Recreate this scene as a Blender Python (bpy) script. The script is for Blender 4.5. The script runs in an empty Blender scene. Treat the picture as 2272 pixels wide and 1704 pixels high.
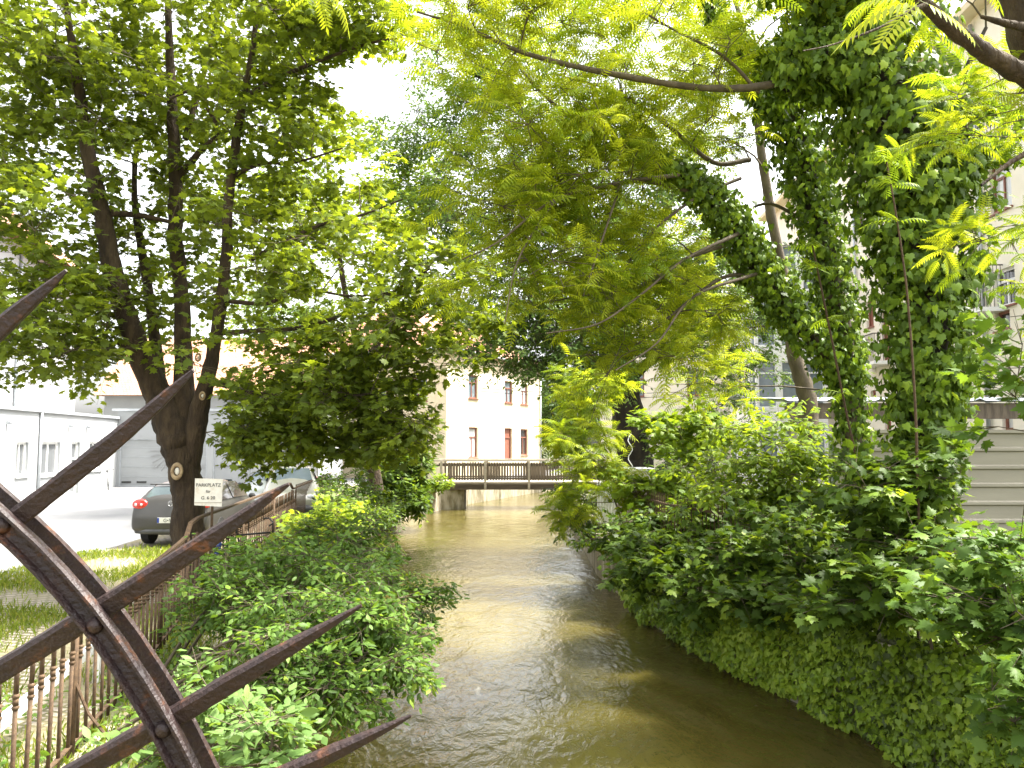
import bpy, math, random
import numpy as np
from mathutils import Vector, Matrix
random.seed(7)
rng = np.random.default_rng(11)
SC = bpy.context.scene
COL = SC.collection

# ------------------------------------------------------------------ camera, world, sun, exposure
FPX = 770.0; TH = math.radians(4.29); CZ = 2.4
cam = bpy.data.cameras.new('camera'); camo = bpy.data.objects.new('camera', cam); COL.objects.link(camo)
camo.location = (0, 0, CZ); camo.rotation_euler = (math.radians(90) + TH, 0, 0)
cam.sensor_width = 36; cam.lens = 36 * FPX / 1024; cam.clip_start = 0.05; cam.clip_end = 2000
SC.camera = camo
SUN_EL = math.radians(61); SUN_AZ = math.radians(78)     # clockwise from +Y
W = bpy.data.worlds.new("World"); SC.world = W; W.use_nodes = True
wn = W.node_tree; wn.nodes.clear()
sky = wn.nodes.new('ShaderNodeTexSky'); sky.sky_type = 'NISHITA'; sky.sun_disc = False
sky.sun_elevation = SUN_EL; sky.sun_rotation = SUN_AZ; sky.air_density = 1.2; sky.dust_density = 5.0; sky.ozone_density = 0.6
hs = wn.nodes.new('ShaderNodeHueSaturation'); hs.inputs['Saturation'].default_value = 0.2
bg = wn.nodes.new('ShaderNodeBackground'); bg.inputs['Strength'].default_value = 0.15
wo = wn.nodes.new('ShaderNodeOutputWorld')
wn.links.new(sky.outputs[0], hs.inputs['Color']); wn.links.new(hs.outputs[0], bg.inputs['Color']); wn.links.new(bg.outputs[0], wo.inputs['Surface'])
sl = bpy.data.lights.new('sun', 'SUN'); sl.energy = 3.3; sl.angle = math.radians(9); sl.color = (1, 0.955, 0.86)
so = bpy.data.objects.new('sun', sl); COL.objects.link(so)
sdir = Vector((math.sin(SUN_AZ) * math.cos(SUN_EL), math.cos(SUN_AZ) * math.cos(SUN_EL), math.sin(SUN_EL)))
so.rotation_euler = sdir.to_track_quat('Z', 'Y').to_euler(); so.location = (20, 0, 40)
SC.view_settings.view_transform = 'Standard'; SC.view_settings.look = 'None'; SC.view_settings.gamma = 1
SC.view_settings.exposure = 2.3
SC.cycles.max_bounces = 8; SC.cycles.diffuse_bounces = 4; SC.cycles.transmission_bounces = 5; SC.cycles.transparent_max_bounces = 6

# ------------------------------------------------------------------ helpers
K = 1024 / 2212; K2 = 1024 / 2272
def ray(px, py):
    u = (px - 512) / FPX; v = (384 - py) / FPX
    y = math.cos(TH) - v * math.sin(TH); z = math.sin(TH) + v * math.cos(TH)
    return Vector((u / y, 1, z / y))
def U(fx, fy, d): r = ray(fx * K, fy * K) * d; return Vector((r.x, d, CZ + r.z))
def S(sx, sy, d): r = ray(sx * K2, sy * K2) * d; return Vector((r.x, d, CZ + r.z))
def projF(P):
    P = np.asarray(P, float); x = P[..., 0]; y = P[..., 1]; z = P[..., 2] - CZ
    c, s = math.cos(TH), math.sin(TH); dep = np.maximum(y * c + z * s, .01); up = -y * s + z * c
    return (512 + FPX * x / dep) / K, (384 - FPX * up / dep) / K, dep
def mF(w, d): return w * K / FPX * d      # F units -> metres at depth d

def tag(o, label=None, cat=None, group=None, kind=None):
    if label: o['label'] = label
    if cat: o['category'] = cat
    if group: o['group'] = group
    if kind: o['kind'] = kind
    return o
def empty(name, loc, label, cat, group=None, rz=0):
    o = bpy.data.objects.new(name, None); COL.objects.link(o); o.location = loc; o.rotation_euler.z = rz
    o.empty_display_size = .2
    return tag(o, label, cat, group)
def wloc(o):
    v = Vector((0, 0, 0))
    while o is not None: v += o.location; o = o.parent
    return v
def link(name, me, mat, parent):
    o = bpy.data.objects.new(name, me); COL.objects.link(o)
    if mat is not None: me.materials.append(mat)
    if parent: o.parent = parent
    return o
class MB:
    def __init__(s): s.v = []; s.f = []
    def hexa(s, c):   # 8 corners: bottom 4 ccw, top 4 ccw
        b = len(s.v); s.v += [tuple(p) for p in c]
        s.f += [tuple(b + i for i in q) for q in ((3, 2, 1, 0), (4, 5, 6, 7), (0, 1, 5, 4), (1, 2, 6, 5), (2, 3, 7, 6), (3, 0, 4, 7))]
    def box(s, x0, x1, y0, y1, z0, z1):
        s.hexa([(x0, y0, z0), (x1, y0, z0), (x1, y1, z0), (x0, y1, z0), (x0, y0, z1), (x1, y0, z1), (x1, y1, z1), (x0, y1, z1)])
    def bar(s, a, b, w, h, up=Vector((0, 0, 1))):
        a = Vector(a); b = Vector(b); t = (b - a).normalized(); r = t.cross(up)
        if r.length < 1e-4: r = t.cross(Vector((0, 1, 0)))
        r.normalize(); n = r.cross(t).normalized(); r = r * w / 2; n = n * h / 2
        s.hexa([a - r - n, a + r - n, b + r - n, b - r - n, a - r + n, a + r + n, b + r + n, b - r + n])
    def poly(s, pts):
        b = len(s.v); s.v += [tuple(p) for p in pts]; s.f.append(tuple(range(b, b + len(pts))))
    def prism(s, pts, off):
        b = len(s.v); n = len(pts); off = Vector(off)
        s.v += [tuple(p) for p in pts] + [tuple(Vector(p) + off) for p in pts]
        s.f.append(tuple(range(b + n - 1, b - 1, -1))); s.f.append(tuple(range(b + n, b + 2 * n)))
        for i in range(n): j = (i + 1) % n; s.f.append((b + i, b + j, b + n + j, b + n + i))
    def tube(s, pts, rad, n=8, cap=True):
        pts = [Vector(p) for p in pts]; m = len(pts)
        if not hasattr(rad, '__len__'): rad = [rad] * m
        b = len(s.v); ref = None
        for i in range(m):
            t = (pts[min(i + 1, m - 1)] - pts[max(i - 1, 0)]).normalized()
            if ref is None: ref = t.orthogonal().normalized()
            r = (ref - t * ref.dot(t)); r = r.normalized() if r.length > 1e-5 else t.orthogonal().normalized(); ref = r
            q = t.cross(r)
            for k in range(n):
                a = 2 * math.pi * k / n; s.v.append(tuple(pts[i] + (r * math.cos(a) + q * math.sin(a)) * rad[i]))
        for i in range(m - 1):
            for k in range(n):
                k2 = (k + 1) % n; s.f.append((b + i * n + k, b + i * n + k2, b + (i + 1) * n + k2, b + (i + 1) * n + k))
        if cap: s.f.append(tuple(b + k for k in range(n - 1, -1, -1))); s.f.append(tuple(b + (m - 1) * n + k for k in range(n)))
    def ring(s, c, axis, R, r, n=24, k=6):
        c = Vector(c); axis = Vector(axis).normalized(); a = axis.orthogonal().normalized(); q = axis.cross(a); b = len(s.v)
        for i in range(n):
            t = 2 * math.pi * i / n; d = a * math.cos(t) + q * math.sin(t)
            for j in range(k):
                u = 2 * math.pi * j / k; s.v.append(tuple(c + d * (R + r * math.cos(u)) + axis * r * math.sin(u)))
        for i in range(n):
            for j in range(k):
                i2 = (i + 1) % n; j2 = (j + 1) % k; s.f.append((b + i * k + j, b + i2 * k + j, b + i2 * k + j2, b + i * k + j2))
    def ball(s, c, rx, ry=None, rz=None, n=10, m=6):
        ry = ry or rx; rz = rz or rx; b = len(s.v)
        for i in range(m + 1):
            ph = math.pi * i / m
            for j in range(n):
                t = 2 * math.pi * j / n
                s.v.append((c[0] + rx * math.sin(ph) * math.cos(t), c[1] + ry * math.sin(ph) * math.sin(t), c[2] + rz * math.cos(ph)))
        for i in range(m):
            for j in range(n): j2 = (j + 1) % n; s.f.append((b + i * n + j, b + (i + 1) * n + j, b + (i + 1) * n + j2, b + i * n + j2))
    def build(s, name, mat, parent=None, smooth=False, bevel=0, local=False, sub=0):
        me = bpy.data.meshes.new(name)
        off = Vector((0, 0, 0)) if local or parent is None else wloc(parent)
        me.from_pydata([(v[0] - off.x, v[1] - off.y, v[2] - off.z) for v in s.v], [], s.f); me.update()
        if smooth: me.polygons.foreach_set('use_smooth', [True] * len(me.polygons))
        o = link(name, me, mat, parent)
        if bevel:
            b = o.modifiers.new('bevel', 'BEVEL'); b.width = bevel; b.segments = 2; b.limit_method = 'ANGLE'
        if sub:
            b = o.modifiers.new('sub', 'SUBSURF'); b.levels = sub; b.render_levels = sub
        return o
def structure(name, mb, mat, **k): o = mb.build(name, mat, **k); o['kind'] = 'structure'; return o
def np_mesh(name, V, loops, starts, totals, mat, parent, tint=None, smooth=False):
    me = bpy.data.meshes.new(name)
    off = np.array(wloc(parent)) if parent else np.zeros(3)
    V = (V - off).astype(np.float32)
    me.vertices.add(len(V)); me.vertices.foreach_set('co', V.ravel())
    me.loops.add(len(loops)); me.loops.foreach_set('vertex_index', loops.astype(np.int32))
    me.polygons.add(len(starts)); me.polygons.foreach_set('loop_start', starts.astype(np.int32)); me.polygons.foreach_set('loop_total', totals.astype(np.int32))
    if smooth: me.polygons.foreach_set('use_smooth', np.ones(len(starts), bool))
    if tint is not None:
        a = me.attributes.new('tint', 'FLOAT', 'POINT'); a.data.foreach_set('value', tint.astype(np.float32))
    me.update(calc_edges=True)
    return link(name, me, mat, parent)
def text_mesh(name, txt, size, mat, parent, loc, rot, ext=.002, align='CENTER', sx=1.0):
    cu = bpy.data.curves.new('text', 'FONT'); cu.body = txt; cu.size = size; cu.extrude = ext; cu.align_x = align; cu.align_y = 'CENTER'; cu.resolution_u = 3
    t = bpy.data.objects.new('text', cu); COL.objects.link(t)
    dg = bpy.context.evaluated_depsgraph_get(); me = bpy.data.meshes.new_from_object(t.evaluated_get(dg))
    bpy.data.objects.remove(t); me.name = name
    o = link(name, me, mat, parent); o.location = loc; o.rotation_euler = rot; o.scale = (sx, 1, 1)
    return o

# ------------------------------------------------------------------ materials
def newmat(name):
    m = bpy.data.materials.new(name); m.use_nodes = True; nt = m.node_tree; nt.nodes.clear()
    out = nt.nodes.new('ShaderNodeOutputMaterial'); return m, nt, out
def N(nt, t, **kw):
    n = nt.nodes.new(t)
    for k, v in kw.items():
        if k in n.inputs: n.inputs[k].default_value = v
        else: setattr(n, k, v)
    return n
def ramp(nt, fac, stops):
    r = nt.nodes.new('ShaderNodeValToRGB'); e = r.color_ramp.elements
    while len(e) > 1: e.remove(e[0])
    e[0].position = stops[0][0]; e[0].color = (*stops[0][1], 1)
    for p, c in stops[1:]:
        x = e.new(p); x.color = (*c, 1)
    nt.links.new(fac, r.inputs['Fac']); return r
def surf(name, stops, scale=4, rough=.7, bump=.3, bscale=None, metal=0, detail=6, stretch=(1, 1, 1), spec=.5, dist=.02, rr=0.0):
    m, nt, out = newmat(name)
    tc = N(nt, 'ShaderNodeTexCoord'); mp = N(nt, 'ShaderNodeMapping'); mp.inputs['Scale'].default_value = stretch
    nt.links.new(tc.outputs['Object'], mp.inputs['Vector'])
    no = N(nt, 'ShaderNodeTexNoise', Scale=scale, Detail=detail, Roughness=.6); nt.links.new(mp.outputs[0], no.inputs['Vector'])
    r = ramp(nt, no.outputs['Fac'], stops)
    p = N(nt, 'ShaderNodeBsdfPrincipled', Roughness=rough, Metallic=metal); p.inputs['Specular IOR Level'].default_value = spec
    nt.links.new(r.outputs[0], p.inputs['Base Color'])
    if bump:
        n2 = N(nt, 'ShaderNodeTexNoise', Scale=bscale or scale * 5, Detail=5); nt.links.new(mp.outputs[0], n2.inputs['Vector'])
        b = N(nt, 'ShaderNodeBump', Strength=bump, Distance=dist); nt.links.new(n2.outputs['Fac'], b.inputs['Height']); nt.links.new(b.outputs[0], p.inputs['Normal'])
    nt.links.new(p.outputs[0], out.inputs['Surface'])
    return m
def leafmat(name, stops, trans=.45, tcol=(1.45, 1.3, .45), rough=.5, spec=.25):
    m, nt, out = newmat(name)
    at = N(nt, 'ShaderNodeAttribute', attribute_name='tint')
    stops = [(a, (min(c[0] * 1.16 + .010, c[1] * (.97 if 'ailanthus' in name else .88 if trans > .2 and 'grass' not in name else 1.2)), c[1] * 1.16, c[2] * .9)) for a, c in stops]
    r = ramp(nt, at.outputs['Fac'], stops)
    p = N(nt, 'ShaderNodeBsdfPrincipled', Roughness=rough); p.inputs['Specular IOR Level'].default_value = spec
    nt.links.new(r.outputs[0], p.inputs['Base Color'])
    mul = N(nt, 'ShaderNodeMix', data_type='RGBA', blend_type='MULTIPLY'); mul.inputs[0].default_value = 1
    mul.inputs[7].default_value = (*tcol, 1); nt.links.new(r.outputs[0], mul.inputs[6])
    t = N(nt, 'ShaderNodeBsdfTranslucent'); nt.links.new(mul.outputs[2], t.inputs['Color'])
    mx = N(nt, 'ShaderNodeMixShader'); mx.inputs[0].default_value = trans
    nt.links.new(p.outputs[0], mx.inputs[1]); nt.links.new(t.outputs[0], mx.inputs[2]); nt.links.new(mx.outputs[0], out.inputs['Surface'])
    return m
M = {}
M['maple'] = leafmat('maple_leaf', [(0, (.065, .105, .024)), (.45, (.12, .18, .032)), (.75, (.20, .265, .038)), (.92, (.26, .31, .04)), (1, (.30, .31, .04))], .5)
M['maple2'] = leafmat('maple_leaf_light', [(0, (.08, .14, .025)), (.5, (.15, .24, .035)), (.85, (.24, .33, .04)), (1, (.36, .38, .05))], .52)
M['ailanthus'] = leafmat('ailanthus_leaf', [(0, (.09, .165, .02)), (.4, (.17, .26, .025)), (.8, (.31, .38, .035)), (1, (.46, .42, .06))], .58, (1.3, 1.15, .45))
M['elm'] = leafmat('elm_leaf', [(0, (.06, .12, .04)), (.5, (.11, .20, .06)), (.85, (.2, .29, .10)), (1, (.27, .34, .12))], .42, (1.2, 1.15, .65))
M['ivy'] = leafmat('ivy_leaf', [(0, (.035, .075, .014)), (.35, (.085, .16, .02)), (.7, (.18, .28, .03)), (.95, (.30, .38, .04)), (1, (.36, .4, .05))], .3, (1.25, 1.15, .5), .42, .25)
M['ivy_bright'] = leafmat('ivy_leaf_sunlit_tone', [(0, (.035, .07, .012)), (.4, (.18, .29, .03)), (.8, (.30, .39, .05)), (1, (.40, .46, .07))], .35, (1.25, 1.15, .5), .42, .35)  # wall ivy: lighter leaf colours stand in for sunlight on the wall
M['shrub'] = leafmat('shrub_leaf', [(0, (.035, .085, .02)), (.4, (.07, .145, .032)), (.8, (.125, .225, .05)), (1, (.22, .31, .05))], .45)
M['sapling'] = leafmat('sapling_leaf', [(0, (.025, .058, .014)), (.4, (.052, .11, .02)), (.8, (.12, .20, .028)), (1, (.24, .28, .04))], .42, rough=.5, spec=.22)
M['darkleaf'] = leafmat('dark_leaf', [(0, (.03, .07, .02)), (1, (.07, .14, .035))], .3)
M['nettle'] = leafmat('nettle_leaf', [(0, (.075, .15, .05)), (1, (.15, .25, .09))], .4)
M['grass'] = leafmat('grass_blade', [(0, (.10, .17, .03)), (.6, (.2, .28, .05)), (1, (.33, .33, .11))], .4)
M['litter'] = leafmat('straw', [(0, (.2, .15, .08)), (1, (.35, .28, .15))], .1)
M['bark'] = surf('maple_bark', [(.3, (.020, .013, .007)), (.5, (.048, .031, .016)), (.7, (.09, .062, .032))], 7, .95, 1, 26, stretch=(1, 1, .3), dist=.05)
M['barkdark'] = surf('dark_bark', [(.3, (.018, .014, .011)), (.6, (.05, .04, .028)), (.8, (.07, .06, .04))], 5, .95, 1, 12, stretch=(1, 1, .3), dist=.04)
M['twig'] = surf('twig_bark', [(.3, (.05, .038, .022)), (.7, (.13, .10, .06))], 9, .8, .3)
M['twiglight'] = surf('ailanthus_bark', [(.3, (.055, .04, .024)), (.7, (.13, .10, .062))], 9, .8, .4, stretch=(1, 1, .4))
M['wood_end'] = surf('pruned_wood', [(.3, (.2, .12, .06)), (.7, (.5, .38, .22))], 14, .8, .3)
M['rust'] = surf('rusty_iron', [(.28, (.014, .009, .009)), (.45, (.022, .012, .011)), (.58, (.028, .014, .011)), (.68, (.10, .035, .012)), (.74, (.024, .013, .010))], 26, .5, 1, 130, metal=0, spec=.4, dist=.004)
M['rustfence'] = surf('rusty_fence_iron', [(.3, (.045, .026, .013)), (.55, (.085, .05, .024)), (.75, (.14, .085, .04))], 30, .8, .5, 120, metal=.1, dist=.003)
M['plank'] = surf('weathered_plank', [(.3, (.09, .07, .05)), (.6, (.17, .135, .095)), (.8, (.23, .19, .14))], 6, .85, .5, 30, stretch=(3, 3, .4), dist=.006)
M['beam'] = surf('dark_beam', [(.3, (.05, .036, .026)), (.7, (.10, .075, .05))], 5, .85, .4, stretch=(.3, 1, 2), dist=.008)
M['rail'] = surf('bridge_rail_wood', [(.3, (.28, .24, .18)), (.7, (.42, .37, .29))], 6, .8, .4, stretch=(.3, 2, 2), dist=.006)
M['cream'] = surf('cream_plaster', [(.25, (.55, .47, .31)), (.55, (.63, .545, .375)), (.8, (.67, .59, .42))], 1.3, .9, .25, 60, dist=.004)
M['creambrick'] = surf('cream_painted_wall', [(.25, (.68, .63, .51)), (.55, (.76, .71, .60)), (.8, (.80, .75, .65))], .8, .9, .3, 40, dist=.006)
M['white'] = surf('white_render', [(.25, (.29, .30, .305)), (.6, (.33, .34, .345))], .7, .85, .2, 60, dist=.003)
M['whitepaint'] = surf('white_paint', [(.3, (.74, .74, .72)), (.7, (.82, .82, .80))], 5, .5, .15)
M['greytrim'] = surf('grey_sheet_metal', [(.3, (.36, .38, .4)), (.7, (.5, .52, .54))], 3, .45, .1, metal=.3)
M['redframe'] = surf('red_brown_paint', [(.3, (.17, .06, .04)), (.7, (.25, .095, .06))], 6, .5, .2)
M['tile'] = None
M['paneblue'] = surf('window_glass', [(.3, (.10, .13, .15)), (.7, (.22, .26, .29))], .8, .06, 0, spec=.8)
M['panelight'] = surf('curtained_glass', [(.3, (.42, .44, .45)), (.7, (.6, .61, .6))], 2, .12, 0, spec=.7, stretch=(6, 6, .3))
M['panerear'] = surf('rear_screen_glass', [(.3, (.05, .07, .075)), (.7, (.11, .145, .15))], 2.5, .05, 0, spec=1)
M['panegrey'] = surf('grey_blind_glass', [(.3, (.09, .095, .10)), (.7, (.13, .135, .14))], 2, .2, 0, stretch=(4, 4, .3))
M['panedark'] = surf('dark_window_glass', [(.3, (.025, .022, .022)), (.7, (.07, .06, .055))], 1.5, .05, 0, spec=.8)
M['asphalt'] = surf('pale_asphalt', [(.3, (.15, .15, .152)), (.6, (.19, .19, .19)), (.8, (.22, .22, .218))], .45, .9, .5, 90, dist=.004)
M['soil'] = surf('soil', [(.3, (.05, .045, .025)), (.55, (.08, .09, .03)), (.75, (.12, .12, .05))], 1.2, .95, .6, 12, dist=.05)
M['concrete'] = None
M['sheet'] = surf('fence_sheet_metal', [(.3, (.23, .21, .16)), (.7, (.30, .275, .215))], 1.2, .5, .12, 30, metal=.15, stretch=(.4, 1, 3))
M['shedroof'] = surf('shed_roof_sheet', [(.3, (.5, .54, .6)), (.7, (.62, .66, .7))], 3, .4, .1)
M['iron'] = surf('black_iron', [(.3, (.02, .02, .02)), (.7, (.045, .04, .035))], 8, .5, .2)
M['black'] = surf('black_rubber', [(.3, (.012, .012, .012)), (.7, (.025, .025, .025))], 20, .7, .1)
M['carpaint'] = surf('grey_car_paint', [(.4, (.07, .067, .062)), (.6, (.077, .073, .068))], 2, .28, 0, metal=.3)
M['silverpaint'] = surf('silver_car_paint', [(.4, (.42, .43, .42)), (.6, (.46, .47, .46))], 2, .25, 0, metal=.5)
M['champagne'] = surf('champagne_car_paint', [(.4, (.44, .42, .36)), (.6, (.48, .46, .40))], 2, .28, 0, metal=.45)
M['carplastic'] = surf('car_plastic', [(.4, (.05, .05, .05)), (.6, (.065, .065, .065))], 5, .6, .1)
M['chrome'] = surf('chrome', [(.4, (.6, .6, .6)), (.6, (.7, .7, .7))], 5, .15, 0, metal=1)
M['redlens'] = surf('red_lens', [(.4, (.5, .015, .012)), (.6, (.65, .03, .02))], 9, .12, 0, spec=.8)
M['orangelens'] = surf('orange_lens', [(.4, (.7, .25, .1)), (.6, (.75, .3, .12))], 9, .15, 0, spec=.8)
M['clearlens'] = surf('clear_lens', [(.4, (.6, .6, .6)), (.6, (.75, .75, .75))], 9, .08, 0, spec=.8)
M['platewhite'] = surf('plate_white', [(.4, (.72, .72, .68)), (.6, (.78, .78, .74))], 9, .4, 0)
M['plateblue'] = surf('plate_blue', [(.4, (.02, .05, .3)), (.6, (.02, .06, .35))], 9, .4, 0)
M['ink'] = surf('dark_lettering', [(.4, (.03, .03, .03)), (.6, (.05, .05, .045))], 9, .6, 0)
M['greyink'] = surf('grey_lettering', [(.4, (.26, .26, .26)), (.6, (.3, .3, .3))], 9, .6, 0)
M['oldsign'] = surf('yellowed_white_board', [(.3, (.50, .42, .28)), (.45, (.70, .66, .56)), (.7, (.76, .73, .64))], 6, .6, .15)
M['bluecloth'] = surf('blue_fabric', [(.35, (.02, .04, .14)), (.6, (.05, .09, .28)), (.7, (.4, .45, .55))], 20, .8, .4)
M['planter'] = surf('pale_planter', [(.3, (.5, .46, .4)), (.7, (.62, .58, .52))], 5, .7, .2)
M['water'] = None

def brickmat(name, c1, c2, mortar, scale, rough=.85, bump=.6, bw=.5, rh=.25, mort=.02, rot=0.0, dist=.02, grass=None, swap=False):
    m, nt, out = newmat(name)
    tc = N(nt, 'ShaderNodeTexCoord'); mp = N(nt, 'ShaderNodeMapping'); mp.inputs['Rotation'].default_value = (math.pi / 2 if swap else 0, 0, rot)
    nt.links.new(tc.outputs['Object'], mp.inputs['Vector'])
    nz = N(nt, 'ShaderNodeTexNoise', Scale=3.0, Detail=3)
    nt.links.new(mp.outputs[0], nz.inputs['Vector'])
    add = N(nt, 'ShaderNodeMix', data_type='VECTOR'); add.inputs[0].default_value = .02
    nt.links.new(mp.outputs[0], add.inputs[4]); nt.links.new(nz.outputs['Color'], add.inputs[5])
    br = N(nt, 'ShaderNodeTexBrick', Scale=scale); br.inputs['Color1'].default_value = (*c1, 1); br.inputs['Color2'].default_value = (*c2, 1); br.inputs['Mortar'].default_value = (*mortar, 1)
    br.inputs['Brick Width'].default_value = bw; br.inputs['Row Height'].default_value = rh; br.inputs['Mortar Size'].default_value = mort; br.inputs['Mortar Smooth'].default_value = .3
    nt.links.new(add.outputs[1], br.inputs['Vector'])
    n2 = N(nt, 'ShaderNodeTexNoise', Scale=.9, Detail=6); nt.links.new(mp.outputs[0], n2.inputs['Vector'])
    mul = N(nt, 'ShaderNodeMix', data_type='RGBA', blend_type='MIX')
    if grass:
        r = ramp(nt, n2.outputs['Fac'], [(.44, (0, 0, 0)), (.56, (.85, .85, .85))]); nt.links.new(r.outputs[0], mul.inputs[0]); mul.inputs[7].default_value = (*grass, 1)
    else:
        r = ramp(nt, n2.outputs['Fac'], [(.35, (.35, .35, .35)), (.7, (0, 0, 0))]); nt.links.new(r.outputs[0], mul.inputs[0]); mul.inputs[7].default_value = (*[c * .55 for c in c1], 1)
    nt.links.new(br.outputs['Color'], mul.inputs[6])
    p = N(nt, 'ShaderNodeBsdfPrincipled', Roughness=rough); nt.links.new(mul.outputs[2], p.inputs['Base Color'])
    b = N(nt, 'ShaderNodeBump', Strength=bump, Distance=dist); b.invert = True
    nt.links.new(br.outputs['Fac'], b.inputs['Height']); nt.links.new(b.outputs[0], p.inputs['Normal'])
    nt.links.new(p.outputs[0], out.inputs['Surface']); return m
M['tile'] = brickmat('orange_roof_tiles', (.52, .25, .15), (.62, .34, .22), (.3, .14, .08), 1.0, bw=.22, rh=.16, mort=.02, swap=False)
M['paver'] = brickmat('grassy_cobbles', (.30, .25, .20), (.36, .31, .26), (.12, .11, .05), 1.0, bw=.2, rh=.11, mort=.022, rot=.25, grass=(.22, .19, .10), dist=.02)
def concrete_mat():
    m, nt, out = newmat('mossy_concrete')
    tc = N(nt, 'ShaderNodeTexCoord'); mp = N(nt, 'ShaderNodeMapping'); mp.inputs['Scale'].default_value = (1.2, 1.2, .35); nt.links.new(tc.outputs['Object'], mp.inputs['Vector'])
    n1 = N(nt, 'ShaderNodeTexNoise', Scale=2.2, Detail=8, Roughness=.65); nt.links.new(mp.outputs[0], n1.inputs['Vector'])
    r1 = ramp(nt, n1.outputs['Fac'], [(.3, (.07, .06, .03)), (.45, (.2, .17, .10)), (.58, (.36, .32, .24)), (.8, (.44, .4, .32))])
    n2 = N(nt, 'ShaderNodeTexNoise', Scale=25, Detail=4); nt.links.new(tc.outputs['Object'], n2.inputs['Vector'])
    p = N(nt, 'ShaderNodeBsdfPrincipled', Roughness=.9); nt.links.new(r1.outputs[0], p.inputs['Base Color'])
    b = N(nt, 'ShaderNodeBump', Strength=.6, Distance=.02); nt.links.new(n2.outputs['Fac'], b.inputs['Height']); nt.links.new(b.outputs[0], p.inputs['Normal'])
    nt.links.new(p.outputs[0], out.inputs['Surface']); return m
M['concrete'] = concrete_mat()
def water_mat():
    m, nt, out = newmat('muddy_water')
    tc = N(nt, 'ShaderNodeTexCoord')
    def noise(scale, st, det, rot=0.0, dist=0.0):
        mp = N(nt, 'ShaderNodeMapping'); mp.inputs['Scale'].default_value = st; mp.inputs['Rotation'].default_value = (0, 0, rot); nt.links.new(tc.outputs['Object'], mp.inputs['Vector'])
        n = N(nt, 'ShaderNodeTexNoise', Scale=scale, Detail=det, Roughness=.55, Distortion=dist); nt.links.new(mp.outputs[0], n.inputs['Vector']); return n
    a = noise(.55, (1.2, .45, 1), 4, .15, 1.5)
    r = ramp(nt, a.outputs['Fac'], [(.3, (.054, .042, .008)), (.5, (.078, .064, .015)), (.7, (.105, .09, .032))])
    foam = noise(3.2, (1.1, .8, 1), 7, .1, .6)
    area = noise(.35, (1, .5, 1), 2, 0, .5)
    rf = ramp(nt, foam.outputs['Fac'], [(.68, (0, 0, 0)), (.8, (.4, .4, .4))]); ra = ramp(nt, area.outputs['Fac'], [(.5, (0, 0, 0)), (.62, (1, 1, 1))])
    mm = N(nt, 'ShaderNodeMath', operation='MULTIPLY'); nt.links.new(rf.outputs[0], mm.inputs[0]); nt.links.new(ra.outputs[0], mm.inputs[1])
    mx = N(nt, 'ShaderNodeMix', data_type='RGBA'); nt.links.new(mm.outputs[0], mx.inputs[0]); nt.links.new(r.outputs[0], mx.inputs[6]); mx.inputs[7].default_value = (.6, .58, .5, 1)
    p = N(nt, 'ShaderNodeBsdfPrincipled', Roughness=.11, IOR=1.33); nt.links.new(mx.outputs[2], p.inputs['Base Color'])
    w1 = noise(1.6, (1.0, .55, 1), 5, .2, 1.2); w2 = noise(7, (1.2, .55, 1), 4, -.15, .8)
    b1 = N(nt, 'ShaderNodeBump', Strength=.5, Distance=.08); nt.links.new(w1.outputs['Fac'], b1.inputs['Height'])
    b2 = N(nt, 'ShaderNodeBump', Strength=.7, Distance=.022); nt.links.new(w2.outputs['Fac'], b2.inputs['Height']); nt.links.new(b1.outputs[0], b2.inputs['Normal'])
    nt.links.new(b2.outputs[0], p.inputs['Normal'])
    nt.links.new(p.outputs[0], out.inputs['Surface']); return m
M['water'] = water_mat()

# ------------------------------------------------------------------ setting: ground, canal, water, road
WZ = -1.0
XLp = [(-30, -2.5), (5, -2.85), (12, -3.7), (20, -4.7), (28, -5.1), (34.4, -4.7), (39, -3.5), (42, -2.5), (54.5, 2.7), (62, 6.5), (90, 30)]
XRp = [(-30, 6.5), (5, 5.3), (8, 4.43), (9.2, 4.08), (11.5, 3.33), (14.5, 2.63), (20, 2.17), (30, 2.4), (39, 3.6), (46, 6.2), (54, 11), (62, 16), (90, 42)]
XL = lambda d: float(np.interp(d, *zip(*XLp))); XR = lambda d: float(np.interp(d, *zip(*XRp)))
FX = lambda d: float(np.interp(d, [-5, 4.65, 7.5, 10.9, 22, 30, 38], [-1.1, -3.04, -3.65, -4.5, -6.1, -7.0, -7.2]))
ds = sorted(set([p[0] for p in XLp] + [p[0] for p in XRp] + list(range(-28, 90, 3))))
g = MB()
for a, b in zip(ds, ds[1:]):
    g.poly([(-400, a, 0), (XL(a), a, 0), (XL(b), b, 0), (-400, b, 0)])
    g.poly([(XR(a), a, 0), (400, a, 0), (400, b, 0), (XR(b), b, 0)])
g.poly([(-400, 90, 0), (400, 90, 0), (400, 600, 0), (-400, 600, 0)])
g.poly([(-400, -300, 0), (400, -300, 0), (400, -30, 0), (-400, -30, 0)])
structure('ground', g, M['soil'])
w = MB()
for a, b in zip(ds, ds[1:]):
    w.poly([(XL(a) - .3, a, WZ), (XR(a) + .3, a, WZ), (XR(b) + .3, b, WZ), (XL(b) - .3, b, WZ)])
structure('water', w, M['water'])
p = MB()
for a, b in zip(range(-6, 60, 3), range(-3, 63, 3)):
    p.poly([(-24, a, .004), (FX(a) - .05, a, .004), (FX(b) - .05, b, .004), (-24, b, .004)])
structure('paving', p, M['paver'])
p = MB(); p.poly([(-40, -6, .008), (-8.2, -6, .008), (-8.9, 12, .008), (-9.0, 17, .008), (-10, 30, .008), (-10.5, 42, .008), (-60, 42, .008)])
structure('road', p, M['asphalt'])
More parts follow.
